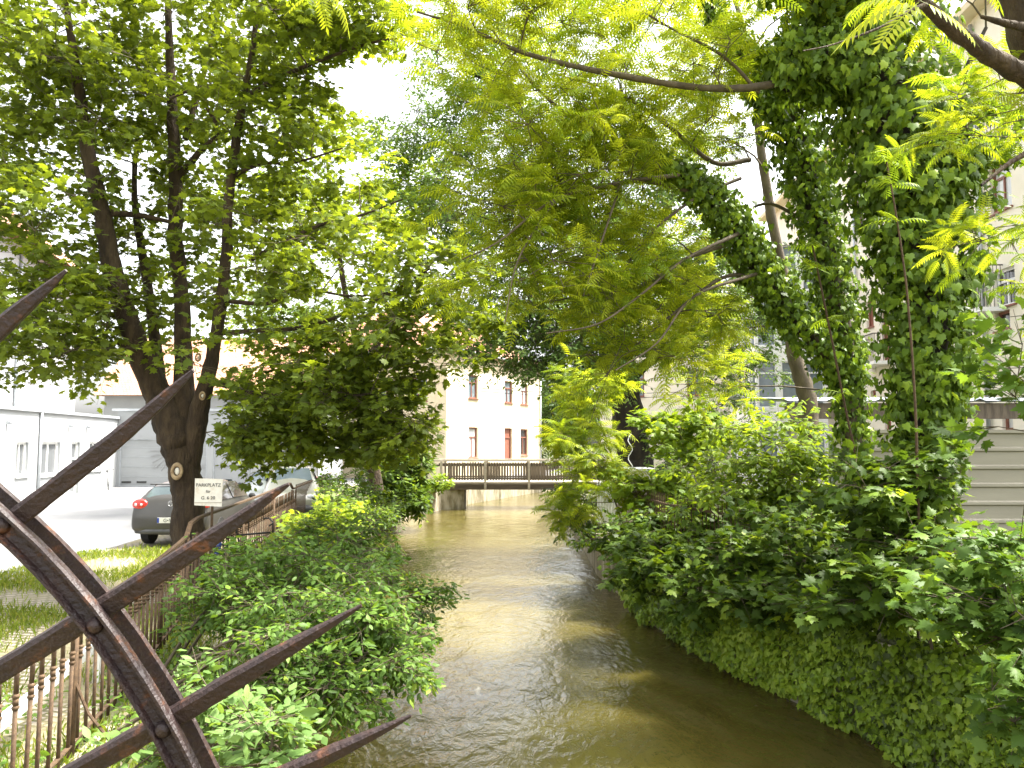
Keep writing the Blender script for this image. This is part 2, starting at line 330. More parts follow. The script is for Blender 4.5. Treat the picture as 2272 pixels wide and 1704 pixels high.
p = MB(); p.poly([(-4.6, 41, .012), (-2.6, 42.2, .012), (8, 66, .012), (4, 68, .012), (-4.6, 50, .012), (-15, 55, .012), (-17, 49, .012)])
structure('path', p, M['asphalt'])

def canal_wall(name, X, d0, d1, side, label, thick=.35, top=.03):
    m = MB(); dd = [d0] + [x for x in ds if d0 < x < d1] + [d1]
    for a, b in zip(dd, dd[1:]):
        xa, xb = X(a), X(b); o = thick * side
        lo, hi = (0, o) if side > 0 else (o, 0)
        m.hexa([(xa + lo, a, WZ - .5), (xa + hi, a, WZ - .5), (xb + hi, b, WZ - .5), (xb + lo, b, WZ - .5), (xa + lo, a, top), (xa + hi, a, top), (xb + hi, b, top), (xb + lo, b, top)])
    return tag(m.build(name, M['concrete']), label, 'retaining wall')
canal_wall('canal_wall', XL, -28, 90, -1, 'stained concrete canal wall along the left bank running under the footbridge')
canal_wall('canal_wall', XR, -28, 90, 1, 'concrete canal wall along the right bank, mostly hidden by ivy and shrubs')

# ------------------------------------------------------------------ foliage engine
def nrm(a): return a / np.maximum(np.linalg.norm(a, axis=-1, keepdims=True), 1e-9)
def runit(n): return nrm(rng.normal(size=(n, 3)))
class Geo:
    def __init__(s): s.V = []; s.Q = []; s.n = 0
    def add(s, V, Q): s.V.append(V); s.Q.append(Q + s.n); s.n += len(V)
    def prisms(s, A, B, r0, r1):
        n = len(A)
        if n == 0: return
        t = nrm(B - A); ref = np.where(np.abs(t[:, 2:3]) > .9, np.array([[1., 0, 0]]), np.array([[0, 0, 1.]]))
        x = nrm(np.cross(t, ref)); y = np.cross(t, x); vs = []
        for P, r in ((A, r0), (B, r1)):
            for k in range(3):
                a = 2 * math.pi * k / 3; vs.append(P + (x * math.cos(a) + y * math.sin(a)) * np.reshape(r, (-1, 1)))
        V = np.stack(vs, 1).reshape(-1, 3); b = np.arange(n)[:, None] * 6
        Q = np.concatenate([b + np.array([[k, (k + 1) % 3, 3 + (k + 1) % 3, 3 + k]]) for k in range(3)], 0)
        s.add(V, Q)
    def tube(s, pts, rad, n=6, jit=0.0):
        pts = np.array([tuple(p) for p in pts], float); m = len(pts); rad = np.broadcast_to(np.asarray(rad, float), (m,))
        T = nrm(np.gradient(pts, axis=0)); ref = np.array([.37, .93, .05]) if abs(T[0][2]) > .6 else np.array([0, 0, 1.]); V = []
        for i in range(m):
            r = ref - T[i] * ref.dot(T[i]); r = r / max(np.linalg.norm(r), 1e-6); ref = r; q = np.cross(T[i], r)
            a = np.arange(n) * 2 * math.pi / n; rr = rad[i] * (1 + (rng.normal(size=n) * jit if jit else 0))
            V.append(pts[i] + (np.cos(a) * rr)[:, None] * r + (np.sin(a) * rr)[:, None] * q)
        V = np.concatenate(V); Q = []
        k = np.arange(n); k2 = (k + 1) % n
        for i in range(m - 1): Q.append(np.stack([i * n + k, i * n + k2, (i + 1) * n + k2, (i + 1) * n + k], 1))
        s.add(V, np.concatenate(Q))
    def build(s, name, mat, parent, smooth=True):
        V = np.concatenate(s.V); Q = np.concatenate(s.Q); n = len(Q)
        return np_mesh(name, V, Q.ravel(), np.arange(n) * 4, np.full(n, 4), mat, parent, smooth=smooth)
def smooth_path(pts, n=5):
    pts = [np.array(tuple(p), float) for p in pts]; out = []
    P = [2 * pts[0] - pts[1]] + pts + [2 * pts[-1] - pts[-2]]
    for i in range(1, len(P) - 2):
        for t in np.linspace(0, 1, n, endpoint=False):
            a, b, c, d = P[i - 1:i + 3]
            out.append(.5 * ((2 * b) + (-a + c) * t + (2 * a - 5 * b + 4 * c - d) * t ** 2 + (-a + 3 * b - 3 * c + d) * t ** 3))
    out.append(pts[-1]); return np.array(out)

def fan(outline, c, z=None):
    V = [c] + outline; F = [(0, i, i + 1) for i in range(1, len(outline))]; return np.array(V, float), F
def maple_t(hi=True):
    if hi:
        half = [(.06, .05), (.30, -.02), (.26, .14), (.52, .20), (.40, .32), (.58, .52), (.32, .50), (.34, .66), (.16, .60), (.12, .78), (0, 1.0)]
    else:
        half = [(.28, -.03), (.26, .16), (.55, .30), (.34, .42), (.34, .64), (.12, .62), (0, 1.0)]
    L = [(-x, y) for x, y in reversed(half[:-1])]; o = [(0, .04)] + half + L + [(0, .04)]
    def zz(x, y): return -.22 * abs(x) ** 1.3 - .10 * y * y
    V = [(0, .3, .02)] + [(x, y, zz(x, y)) for x, y in o[:-1]]; n = len(V)
    F = [(0, i, i + 1 if i + 1 < n else 1) for i in range(1, n)]
    return np.array(V, float), F
def ovate_t():
    V = [(0, 0, 0), (.2, .28, -.05), (.24, .5, -.06), (.13, .78, -.08), (0, 1, -.16), (-.13, .78, -.08), (-.24, .5, -.06), (-.2, .28, -.05), (0, .5, .02)]
    return np.array(V, float), [(0, 1, 2, 8), (8, 2, 3, 4), (8, 4, 5, 6), (0, 8, 6, 7)]
def small_t():
    V = [(0, 0, 0), (.24, .45, -.04), (0, 1, -.1), (-.24, .45, -.04)]
    return np.array(V, float), [(0, 1, 2, 3)]
def ivy_t():
    o = [(0, .0), (.24, -.12), (.42, .12), (.34, .30), (.42, .48), (.2, .55), (0, 1.0), (-.2, .55), (-.42, .48), (-.34, .30), (-.42, .12), (-.24, -.12)]
    V = [(0, .3, .05)] + [(x, y, -.12 * abs(x) - .12 * y * y) for x, y in o]; n = len(V)
    return np.array(V, float), [(0, i, i + 1 if i + 1 < n else 1) for i in range(1, n)]
def compound_t(pairs=9, droop=.5, lw=.055, ll=.27):
    V = []; F = []
    def rp(t): return np.array([0, t * (1 - .12 * t), .12 * t - droop * t * t])
    for i in range(5):                                   # the stalk
        a, b = rp(i / 5), rp((i + 1) / 5); k = len(V); w = .008
        V += [a + [-w, 0, 0], a + [w, 0, 0], b + [w, 0, 0], b + [-w, 0, 0]]; F.append((k, k + 1, k + 2, k + 3))
    for i in range(pairs):
        t = .16 + .8 * i / (pairs - 1); c = rp(t); tg = rp(t + .02) - rp(t - .02); tg /= np.linalg.norm(tg)
        l = ll * (1 - .45 * abs(t - .4)); 
        for s in (-1, 1):
            d = np.array([s * .85, 0, -.22]) + tg * .38; d /= np.linalg.norm(d); k = len(V); dr = np.array([0, 0, -.05 * l / .27])
            V += [c, c + d * l * .35 + tg * lw, c + d * l + dr, c + d * l * .35 - tg * lw]; F.append((k, k + 1, k + 2, k + 3) if s > 0 else (k, k + 3, k + 2, k + 1))
    c = rp(1.0); k = len(V); tg = rp(1.0) - rp(.95); tg /= np.linalg.norm(tg)
    V += [c, c + tg * .1 + [lw, 0, 0], c + tg * .24, c + tg * .1 - [lw, 0, 0]]; F.append((k, k + 1, k + 2, k + 3))
    return np.array(V, float), F
T = dict(maple=maple_t(True), maple_lo=maple_t(False), ovate=ovate_t(), small=small_t(), ivy=ivy_t(), comp=compound_t(7, .28, .036, .30), comp2=compound_t(8, .75), comp3=compound_t(10, .35, .036, .25))

def leaves(name, tname, P, A, Nn, Sz, tint, mat, parent, squash=None):
    V0, F0 = T[tname]; n = len(P); m = len(V0)
    A = nrm(A); X = nrm(np.cross(A, Nn)); Nn = np.cross(X, A)
    fold = rng.uniform(.3, 1.9, n)[:, None, None]; wd = rng.uniform(.82, 1.15, n)[:, None, None]
    V = P[:, None, :] + Sz[:, None, None] * (V0[None, :, 0:1] * wd * X[:, None, :] + V0[None, :, 1:2] * A[:, None, :] + V0[None, :, 2:3] * fold * Nn[:, None, :])
    tot = np.array([len(f) for f in F0]); lp = np.concatenate([np.array(f) for f in F0])
    loops = (np.arange(n)[:, None] * m + lp[None]).ravel()
    totals = np.tile(tot, n); starts = np.concatenate([[0], np.cumsum(totals)[:-1]])
    return np_mesh(name, V.reshape(-1, 3), loops, starts, totals, mat, parent, tint=np.repeat(tint, m))

def sample_vol(c, r, n, gaps=(), pad=0.6, crad=.5, cand=7):
    c = np.array(tuple(c)); out = []; tries = 0
    while len(out) < n and tries < n * 30:
        tries += 1; best = None; bd = -1
        for _ in range(cand):
            q = rng.normal(size=3); q = q / np.linalg.norm(q) * rng.uniform(0, 1) ** .4; q = c + q * np.array(r)
            d = min([np.linalg.norm(q - o) for o in out[-60:]], default=1)
            if d > bd: bd = d; best = q
        if best[2] < .1: continue
        fx, fy, dep = projF(best); rr = crad * pad / (K * dep / FPX)
        if any(x0 - rr < fx < x1 + rr and y0 - rr < fy < y1 + rr for x0, y0, x1, y1 in gaps): continue
        out.append(best)
    return np.array(out).reshape(-1, 3)

def grow(parent, skel, skr, clumps, crad, leaf, nsub=7, ntw=5, nleaf=8, twl=.55, lsize=.12, mat=None, twigmat=None, droop=.15, flat=.5, upn=.45, comp=False,
         brname='branches', crname='crown', thick=1.0, tpow=1.0, tbase=0.0, gaps=(), clear=0):
    G = Geo(); SK = np.array(skel, float); R = np.array(skr, float); SK0, R0 = SK, R
    clumps = np.array(clumps)
    D = np.array([np.min(np.linalg.norm(SK - c, axis=1)) for c in clumps]); order = np.argsort(D)
    crads = crad * rng.uniform(.75, 1.25, len(clumps))
    for i in order:
        c = clumps[i]; d = np.linalg.norm(SK - c, axis=1) + .9 * np.maximum(0, SK[:, 2] - c[2] + .1) + np.where(R < .006, 1.0, 0)
        j = int(np.argmin(d)); a = SK[j]; L = np.linalg.norm(c - a)
        if L < .05: continue
        ra = min(R[j] * .6, (.009 + .0065 * L) * thick); nn = max(4, min(10, int(L * 3)))
        mid = (a + c) / 2 + np.array([0, 0, .12 * L]) + rng.normal(size=3) * .07 * L
        t = np.linspace(0, 1, nn)[:, None]; P = (1 - t) ** 2 * a + 2 * t * (1 - t) * mid + t * t * c
        P[1:-1] += rng.normal(size=(nn - 2, 3)) * .02 * L
        rad = np.linspace(ra, max(.0045 * thick, ra * .4), nn); G.tube(P, rad, 5)
        SK = np.concatenate([SK, P[1:]]); R = np.concatenate([R, rad[1:]])
    C = len(clumps)
    od = runit(C * nsub).reshape(C, nsub, 3); od[..., 2] *= flat; od = nrm(od)
    sub = clumps[:, None, :] + od * crads[:, None, None] * rng.uniform(.3, 1, (C, nsub, 1))
    cc = np.broadcast_to(clumps[:, None, :], sub.shape).reshape(-1, 3); sb = sub.reshape(-1, 3)
    G.prisms(cc, sb, np.full(len(cc), .006 * thick), np.full(len(cc), .0035 * thick))
    od = od.reshape(-1, 3); n = len(sb) * ntw
    s0 = np.repeat(sb, ntw, 0) ; dr = np.repeat(od, ntw, 0) * .75 + rng.normal(size=(n, 3)) * np.array([.6, .6, .3]); dr[:, 2] -= droop; dr = nrm(dr)
    ln = twl * rng.uniform(.5, 1.25, n)[:, None]; e0 = s0 + dr * ln
    # keep out of gaps
    if gaps:
        fx, fy, dep = projF(e0); keep = np.ones(n, bool)
        for x0, y0, x1, y1 in gaps: keep &= ~((fx > x0) & (fx < x1) & (fy > y0) & (fy < y1))
        s0, e0, dr = s0[keep], e0[keep], dr[keep]; n = len(s0)
    if clear:
        th = R0 > clear; kx, ky, kd = projF(SK0[th]); kr = R0[th] * FPX / K / kd + 26; fx, fy, dep = projF(e0)
        dd = np.hypot(fx[:, None] - kx[None], fy[:, None] - ky[None]) - kr[None]; hit = ((dd < 0) & (dep[:, None] < kd[None] + .1)).any(1) & (rng.uniform(size=n) < .68)
        s0, e0, dr = s0[~hit], e0[~hit], dr[~hit]; n = len(s0)
    G.prisms(s0, e0, np.full(n, .0035 * thick), np.full(n, .0018 * thick))
    br = G.build(brname, twigmat or M['twig'], parent)
    ti = np.clip(rng.beta(2, 2.6, n) ** tpow + tbase, 0, 1)
    if comp:
        m = nleaf; t = np.tile(np.linspace(.35, 1, m), n); b = np.repeat(s0, m, 0) + np.repeat(e0 - s0, m, 0) * t[:, None]
        ax = np.repeat(dr, m, 0) * .5 + runit(n * m) * np.array([1, 1, .35]); ax[:, 2] += .12; ax = nrm(ax)
        Nn = np.array([[0, 0, 1.]]) + rng.normal(size=(n * m, 3)) * .3
    else:
        m = nleaf; t = np.tile(np.linspace(.15, 1, m), n) ; b = np.repeat(s0, m, 0) + np.repeat(e0 - s0, m, 0) * t[:, None]
        d = np.repeat(dr, m, 0); side = nrm(np.cross(d, np.array([0, 0, 1.]))) * np.tile(np.where(np.arange(m) % 2, 1, -1), n)[:, None]
        ax = side * .9 + d * .6 + rng.normal(size=(n * m, 3)) * .35; ax[:, 2] -= .22; ax = nrm(ax)
        b = b + ax * lsize * rng.uniform(.15, .7, (n * m, 1))
        Nn = np.array([[0, 0, 1.]]) + rng.normal(size=(n * m, 3)) * upn
    tint = np.clip(np.repeat(ti, m) + rng.normal(size=n * m) * .13, 0, 1)
    size = lsize * rng.uniform(.6, 1.2, n * m)
    lf = leaves(crname, leaf, b, ax, Nn, size, tint, mat, parent)
    return br, lf

def limb_set(parent, limbs, mat, name='trunk', seg=10, jit=.04, smooth=6):
    """limbs: list of [(fx,fy,d,wF)...] -> one trunk mesh, returns skeleton points and radii"""
    G = Geo(); SK = []; R = []
    for L in limbs:
        P = smooth_path([U(a, b, d) if not isinstance(a, Vector) else a for a, b, d, w_ in L], smooth)
        r = np.interp(np.linspace(0, len(L) - 1, len(P)), range(len(L)), [mF(w_, d) / 2 for a, b, d, w_ in L])
        P[1:-1] += rng.normal(size=(len(P) - 2, 3)) * (r[1:-1] * .05)[:, None]
        G.tube(P, r, seg, jit); SK.append(P); R.append(r)
    o = G.build(name, mat, parent); return np.concatenate(SK), np.concatenate(R), o

SKYGAP = (735, 135, 862, 240)
GAPS_L = [SKYGAP, (296, 850, 475, 1170), (-60, 895, 262, 1200), (962, 835, 1185, 1000), (250, 800, 318, 1000), (860, 40, 900, 110), (430, 1010, 520, 1150), (600,1005,740,1060), (930,980,1200,1120)]
def tree(name, label, cat, base, limbs, vols, leaf, mat, bark, twigmat=None, gaps=(), crad=.55, group=None, den=1.0, **kw):
    root = empty(name, base, label, cat, group)
    sk, r, tr = limb_set(root, limbs, bark)
    cl = [sample_vol(U(*v[:3]), v[3:6], max(2, int(v[6] * den)), gaps, crad=crad) for v in vols]
    cl = np.concatenate([c for c in cl if len(c)])
    grow(root, sk, r, cl, crad, leaf, mat=mat, twigmat=twigmat, gaps=gaps, **kw)
    return root

# ---- big multi-stemmed maple by the parked cars
def g0(px_f, d): return Vector((U(px_f, 1000, d).x, d, 0))
base = g0(400, 13); base.x = U(400, 1100, 13).x
mt = tree('maple_tree', 'large multi-stemmed maple with dark trunks rising from the car park behind the parking sign', 'tree', base,
    [[(410, 1290, 13, 92), (410, 1180, 13, 68), (406, 1080, 13, 64), (396, 1005, 13, 66), (380, 945, 13, 80), (352, 880, 13, 63.64), (318, 800, 12.9, 53.32), (275, 690, 12.7, 44.72), (245, 590, 12.6, 43), (218, 450, 12.4, 36.12), (190, 330, 12.3, 29.24), (172, 200, 12.2, 22.36), (150, 60, 12, 15.48), (120, -120, 12, 10.32)],
     [(398, 1020, 13, 50), (396, 900, 13.1, 52), (397, 780, 13.2, 37.84), (392, 640, 13.3, 32.68), (378, 500, 13.4, 30.96), (380, 380, 13.4, 28.38), (372, 240, 13.4, 22.36), (366, 100, 13.3, 17.2), (360, -100, 13.2, 10.32)],
     [(412, 1015, 13, 36), (428, 905, 12.9, 44), (448, 820, 12.8, 30.96), (468, 720, 12.7, 27.52), (488, 560, 12.6, 24.08), (494, 430, 12.5, 21.5), (508, 320, 12.4, 19.78), (528, 200, 12.3, 15.48), (548, 90, 12.2, 12.04), (560, -80, 12, 7.74)],
     [(345, 862, 13.1, 34.4), (340, 780, 13.4, 25.8), (322, 640, 13.7, 21.5), (300, 500, 13.9, 17.2), (290, 400, 14, 12.04), (300, 250, 14.2, 7.74)],
     [(384, 385, 13.4, 17.2), (430, 330, 13.3, 13.76), (475, 290, 13.2, 10.32)],
     [(400, 300, 13.4, 13.76), (432, 190, 13.5, 12.04), (462, 70, 13.6, 8.6), (480, -60, 13.7, 5.16)],
     [(520, 215, 12.4, 12.04), (600, 170, 12, 10.32), (680, 135, 11.7, 8.6), (790, 96, 11.4, 6.02), (870, 80, 11.2, 3.44)],
     [(497, 385, 12.5, 9.46), (560, 355, 12.3, 7.74), (640, 350, 12.1, 6.02), (740, 320, 11.9, 3.44)],
     [(545, 560, 12.7, 10.32), (600, 530, 12.5, 9.46), (690, 487, 12.3, 7.74), (780, 465, 12.1, 5.16), (870, 430, 11.9, 3.44)],
     [(470, 720, 12.7, 12.04), (540, 715, 12.5, 10.32), (650, 708, 12.3, 9.46), (740, 680, 12.1, 7.74), (830, 640, 11.9, 6.02), (930, 580, 11.7, 3.44)],
     [(480, 650, 12.7, 10.32), (580, 655, 12.6, 8.6), (640, 620, 12.5, 6.88), (760, 640, 12.3, 5.16), (880, 625, 12.1, 3.44)],
     [(240, 460, 12.4, 15.48), (300, 465, 12.6, 12.9), (370, 480, 12.8, 8.6)],
     [(470, 270, 12.5, 9.46), (420, 200, 12.3, 8.6), (360, 215, 12.2, 5.16)],
     [(300, 760, 12.8, 10.32), (240, 740, 12.4, 7.74), (150, 760, 12, 5.16), (60, 790, 11.7, 3.44)],
     [(470, 830, 12.8, 10.32), (560, 850, 12.4, 7.74), (680, 860, 12.1, 6.02), (800, 850, 11.9, 3.44)]],
    [(120, 120, 12.2, 2.2, 2.2, 1.5, 26), (430, 60, 13, 2.4, 2.2, 1.2, 26), (620, 330, 12.8, 1.7, 1.9, 1.1, 20), (300, 300, 13.2, 2.0, 2.0, 1.5, 24), (80, 470, 12, 1.6, 2, 1.1, 16),
     (130, 690, 11.8, 1.55, 1.3, .95, 26), (330, 560, 14.2, 1.8, 1.2, 1.2, 12), (640, 560, 12.6, 1.9, 1.8, .9, 15), (640, 790, 12.4, 1.9, 1.1, 1.05, 20), (840, 800, 12.3, 1.2, 1.0, .8, 10),
     (900, 640, 12.1, 1.0, 1.2, .9, 10), (700, 40, 12, 1.5, 1.5, .8, 8), (800, 60, 11.6, 1.0, .9, .35, 8), (660, 240, 12.4, .8, .8, .8, 7), (560, 900, 12.6, 1.2, .7, .5, 8), (280, -330, 13, 3.4, 3, 1.6, 26), (-250, 300, 12.5, 2, 2, 3.0, 20), (900,900,12.2,.7,.7,.3,5),(1010,905,12.2,.5,.4,.25,3), (620, 935, 12.8, 1.4, .7, .3, 11), (810, 930, 12.6, .9, .6, .4, 8), (540, 985, 12.8, .5, .4, .15, 3)],
    'maple_lo', M['maple'], M['bark'], gaps=GAPS_L, crad=.55, nsub=6, ntw=4, nleaf=8, twl=.5, lsize=.145, droop=.12, den=.93, clear=.045)
# pruned branch scars on its trunk
def scar(par, fx, fy, d, ro, ri):
    c = U(fx, fy, d); m = MB(); a = Vector((.1, -1, .1)).normalized()
    m.ring(c, a, ro, ro * .35, 18, 8); m2 = MB(); m2.ball(c + Vector((0, .01, 0)), ro * .55, .02, ro * .8)
    for v in range(len(m.v)): x, y, z = m.v[v]; m.v[v] = (x, y, c.z + (z - c.z) * 1.45)
    sc = m.build('branch_scar', M['wood_end'], par, smooth=True); m2.build('scar_core', M['oldsign'], sc, smooth=True)
scar(mt, 382, 1018, 12.62, .075, .03); scar(mt, 428, 772, 12.6, .04, .02); scar(mt, 437, 855, 12.62, .04, .02)

# ---- second maple on the left bank, further along
b2 = g0(800, 27)
tree('maple_tree', 'slimmer maple with a reddish trunk standing on the left bank before the footbridge', 'tree', b2,
    [[(812, 1060, 27, 34), (803, 980, 27, 26), (796, 880, 27, 24), (800, 780, 27, 20), (840, 690, 27, 14), (880, 600, 26.5, 8)],
     [(797, 860, 27, 18), (770, 740, 27, 15), (740, 600, 27, 12), (720, 450, 27, 8), (700, 300, 27, 5)],
     [(800, 790, 27, 14), (850, 730, 26.5, 12), (900, 690, 26, 8), (960, 650, 26, 4)]],
    [(700, 420, 27, 2.8, 2.6, 2.6, 22), (860, 520, 26, 2.2, 2.2, 1.8, 14), (650, 640, 28, 2.6, 2.2, 1.8, 12), (900, 420, 27, 1.4, 1.4, 1.4, 8), (740, 850, 27, 2.0, 1.5, 1.2, 10), (560, 820, 29, 2, 1.6, 1.5, 5)],
    'maple_lo', M['maple2'], M['bark'], gaps=[SKYGAP, (962, 780, 1185, 1000), (850, 680, 985, 780), (480, 1000, 700, 1100)], crad=.9, nsub=7, ntw=5, nleaf=8, twl=.75, lsize=.18, droop=.1, den=.8)

# ---- dark trunked elm behind the right bank
b3 = g0(1372, 24)
tree('elm_tree', 'tall old tree with a thick dark trunk and fine grey-green leaves behind the planter', 'tree', b3,
    [[(1380, 1110, 24, 92), (1372, 1010, 24, 78), (1360, 920, 24, 68), (1345, 820, 24, 70), (1325, 700, 24, 58), (1300, 580, 24, 46), (1262, 470, 24, 34), (1220, 380, 24, 24), (1150, 270, 24, 16), (1080, 190, 23.5, 12), (1000, 150, 23, 7)],
     [(1340, 800, 24, 40), (1300, 740, 23.5, 28), (1240, 700, 23, 20), (1150, 660, 22.5, 12), (1060, 640, 22, 6)],
     [(1318, 660, 24, 32), (1390, 560, 24.5, 24), (1450, 430, 25, 16), (1500, 300, 25, 9)],
     [(1290, 540, 24, 26), (1330, 420, 24, 18), (1350, 300, 24, 12), (1340, 180, 24, 7)],
     [(1348, 830, 24, 26), (1430, 760, 23.5, 18), (1520, 700, 23, 10)],
     [(1260, 470, 24, 20), (1180, 450, 23.5, 14), (1080, 440, 23, 8)]],
    [(980, 200, 24, 2.0, 2, 2.4, 22), (880, 330, 25, 1.2, 1.2, 1.4, 8), (1180, 200, 24, 2.6, 2.4, 2.0, 18), (1120, 430, 23, 2.4, 2, 1.6, 20), (1370, 330, 24.5, 3.0, 2.4, 2.2, 26), (1300, 560, 23, 3.2, 2, 1.8, 30), (1100, 640, 22.5, 2.0, 1.6, 1.3, 20),
     (1230, 740, 22.5, 2.2, 1.5, .9, 20), (1080, 750, 22.3, 1.4, 1.0, .5, 10), (1480, 560, 24, 2.2, 2, 2.2, 18), (1540, 800, 24, 1.6, 1.5, 1.6, 12), (1000, 480, 23.5, 1.2, 1.2, 1.2, 6), (1450, -150, 25, 4.5, 3, 2.2, 20), (1480, 940, 23, 1.1, 1, 1, 8), (1400, 640, 22.3, 2.4, 1.0, 1.6, 20), (1300, 800, 21.8, 1.2, .7, .5, 7), (1600, 640, 23, 1.6, 1.2, 1.8, 14)],
    'ovate', M['elm'], M['barkdark'], gaps=[SKYGAP, (962, 840, 1150, 1000), (1385, 845, 1500, 910), (900,980,1200,1120)], crad=.85, nsub=8, ntw=5, nleaf=10, twl=.75, lsize=.14, droop=.28, thick=1.6, den=.95)

# ---- backdrop trees behind the houses
def backdrop(fx, d, h, rx, label, n=26, mat='darkleaf', group=None):
    b = g0(fx, d); root = empty('tree', b, label, 'tree', group)
    G = Geo(); P = smooth_path([b, b + Vector((.2, 0, h * .4)), b + Vector((-.1, 0, h * .8))], 6); r = np.linspace(.3, .08, len(P)); G.tube(P, r, 8, .03); G.build('trunk', M['barkdark'], root)
    cl = sample_vol(b + Vector((0, 0, h * .58)), (rx, rx * .8, h * .42), n, crad=1.3)
    grow(root, P, r, cl, 1.3, 'small', nsub=9, ntw=6, nleaf=10, twl=1.2, lsize=.42, mat=M[mat], droop=.1, thick=3)
backdrop(1200, 70, 9, 3.2, 'dark tree filling the gap at the right corner of the far cream house', 22)
backdrop(600, 74, 17, 5, 'tall light tree rising behind the far cream house, left of the sky gap', 34, 'elm', )
backdrop(1560, 66, 11, 5, 'broad pale tree beyond the old dark-trunked tree', 28, 'elm')
backdrop(1010, 92, 19, 6, 'distant light tree above the roof of the far cream house', 30, 'elm')

# ------------------------------------------------------------------ ailanthus with ivy-clad forked trunks (right bank)
IVG = []
def ivy_on(label, paths, nleaf, lsize=.1, lumps=.25, mat='ivy', tb=0.0, name='ivy'):
    root = empty(name, Vector(tuple(U(*paths[0][0][:3]))) * 1.0, label, 'ivy')
    Ps = []; Ns = []; Ts = []; G = Geo()
    lens = [sum((U(*a[:3]) - U(*b[:3])).length * (a[3] + b[3]) for a, b in zip(p, p[1:])) for p in paths]; tot = sum(lens)
    for pth, ln in zip(paths, lens):
        P = smooth_path([U(*q[:3]) for q in pth], 8); r = np.interp(np.linspace(0, len(pth) - 1, len(P)), range(len(pth)), [mF(q[3], q[2]) / 2 for q in pth])
        G = Geo(); G.tube(P, r * .42, 8, .1); G.build('stem', M['barkdark'], root)
        n = int(nleaf * ln / tot); cum = np.linspace(0, len(P) - 1.001, 400); w_ = np.interp(cum, range(len(P)), r); pr = w_ / w_.sum()
        s = rng.choice(cum, n, p=pr) + rng.uniform(-.02, .02, n); s = np.clip(s, 0, len(P) - 1.001); i = s.astype(int); f = (s - i)[:, None]
        c = P[i] * (1 - f) + P[i + 1] * f; t = nrm(P[i + 1] - P[i]); x = nrm(np.cross(t, np.array([.1, .99, .05]))); y = np.cross(t, x)
        a = rng.uniform(0, 2 * math.pi, n); rad = np.interp(s, range(len(P)), r)
        # lumps: low frequency radius modulation
        lm = 1 + lumps * (np.sin(s * 1.7 + a * 2 + 1) * .5 + np.sin(s * 3.9 - a * 3) * .35 + np.sin(s * 7.3 + a) * .3)
        o = np.cos(a)[:, None] * x + np.sin(a)[:, None] * y
        q = c + o * (rad * lm * np.where(rng.uniform(size=n) < .12, rng.uniform(1.0, 1.35, n), rng.uniform(.6, 1.08, n)))[:, None]; nn = o * .8 + rng.normal(size=(n, 3)) * .38 + np.array([0, 0, .35])
        Ps.append(q); Ns.append(nn); Ts.append(np.clip(rng.beta(2, 3.2, n) + .12 * np.sin(s * 2.3 + a * 2) + tb, 0, 1))
    P = np.concatenate(Ps); Nn = np.concatenate(Ns); n = len(P)
    ax = np.array([[0, 0, -1.]]) + rng.normal(size=(n, 3)) * .5
    leaves('leaves', 'ivy', P, ax, Nn, lsize * rng.uniform(.55, 1.25, n), np.concatenate(Ts), M[mat], root)
    return root

T_BIG = [(1985, 1290, 9.6, 60), (1985, 1100, 9.6, 62), (1998, 950, 9.6, 62), (2010, 800, 9.6, 62), (2000, 600, 9.6, 60), (1970, 420, 9.6, 58), (1925, 250, 9.6, 54), (1875, 80, 9.6, 50), (1820, -100, 9.6, 40), (1780, -300, 9.6, 30)]
T_MID = [(1850, 1170, 11.6, 48), (1850, 1010, 11.6, 44), (1838, 875, 11.6, 42), (1824, 738, 11.6, 40), (1796, 600, 11.6, 40), (1765, 470, 11.6, 38), (1735, 340, 11.6, 36), (1690, 220, 11.6, 34), (1650, 180, 11.6, 24), (1600, 110, 11.6, 20), (1540, 20, 11.6, 17), (1500, -120, 11.6, 12)]
T_LEAN = [(1838, 820, 11.6, 36), (1760, 735, 11.4, 34), (1690, 655, 11.2, 32), (1640, 580, 11, 30), (1595, 500, 10.8, 28), (1540, 430, 10.7, 24), (1470, 375, 10.6, 18), (1400, 335, 10.5, 12), (1340,300,10.4,8)]
T_BARE = [(1752, 960, 14.5, 46), (1742, 860, 14.5, 40), (1715, 760, 14.5, 32), (1696, 620, 14.5, 26), (1672, 500, 14.4, 22), (1640, 300, 14.2, 19), (1632, 180, 14, 16), (1605, 60, 14, 12), (1570, -60, 14, 8)]
AIL_GAPS = [(1650, 150, 1900, 900), (1540, 420, 1680, 620), (1440, 345, 1560, 450), (1610, 560, 1800, 760), SKYGAP, (640, 60, 850, 400), (960, 830, 1185, 1000), (1640, 20, 1700, 130), (1660, 700, 1830, 900), (2070, 200, 2300, 560)]
bA = g0(1850, 11.6)
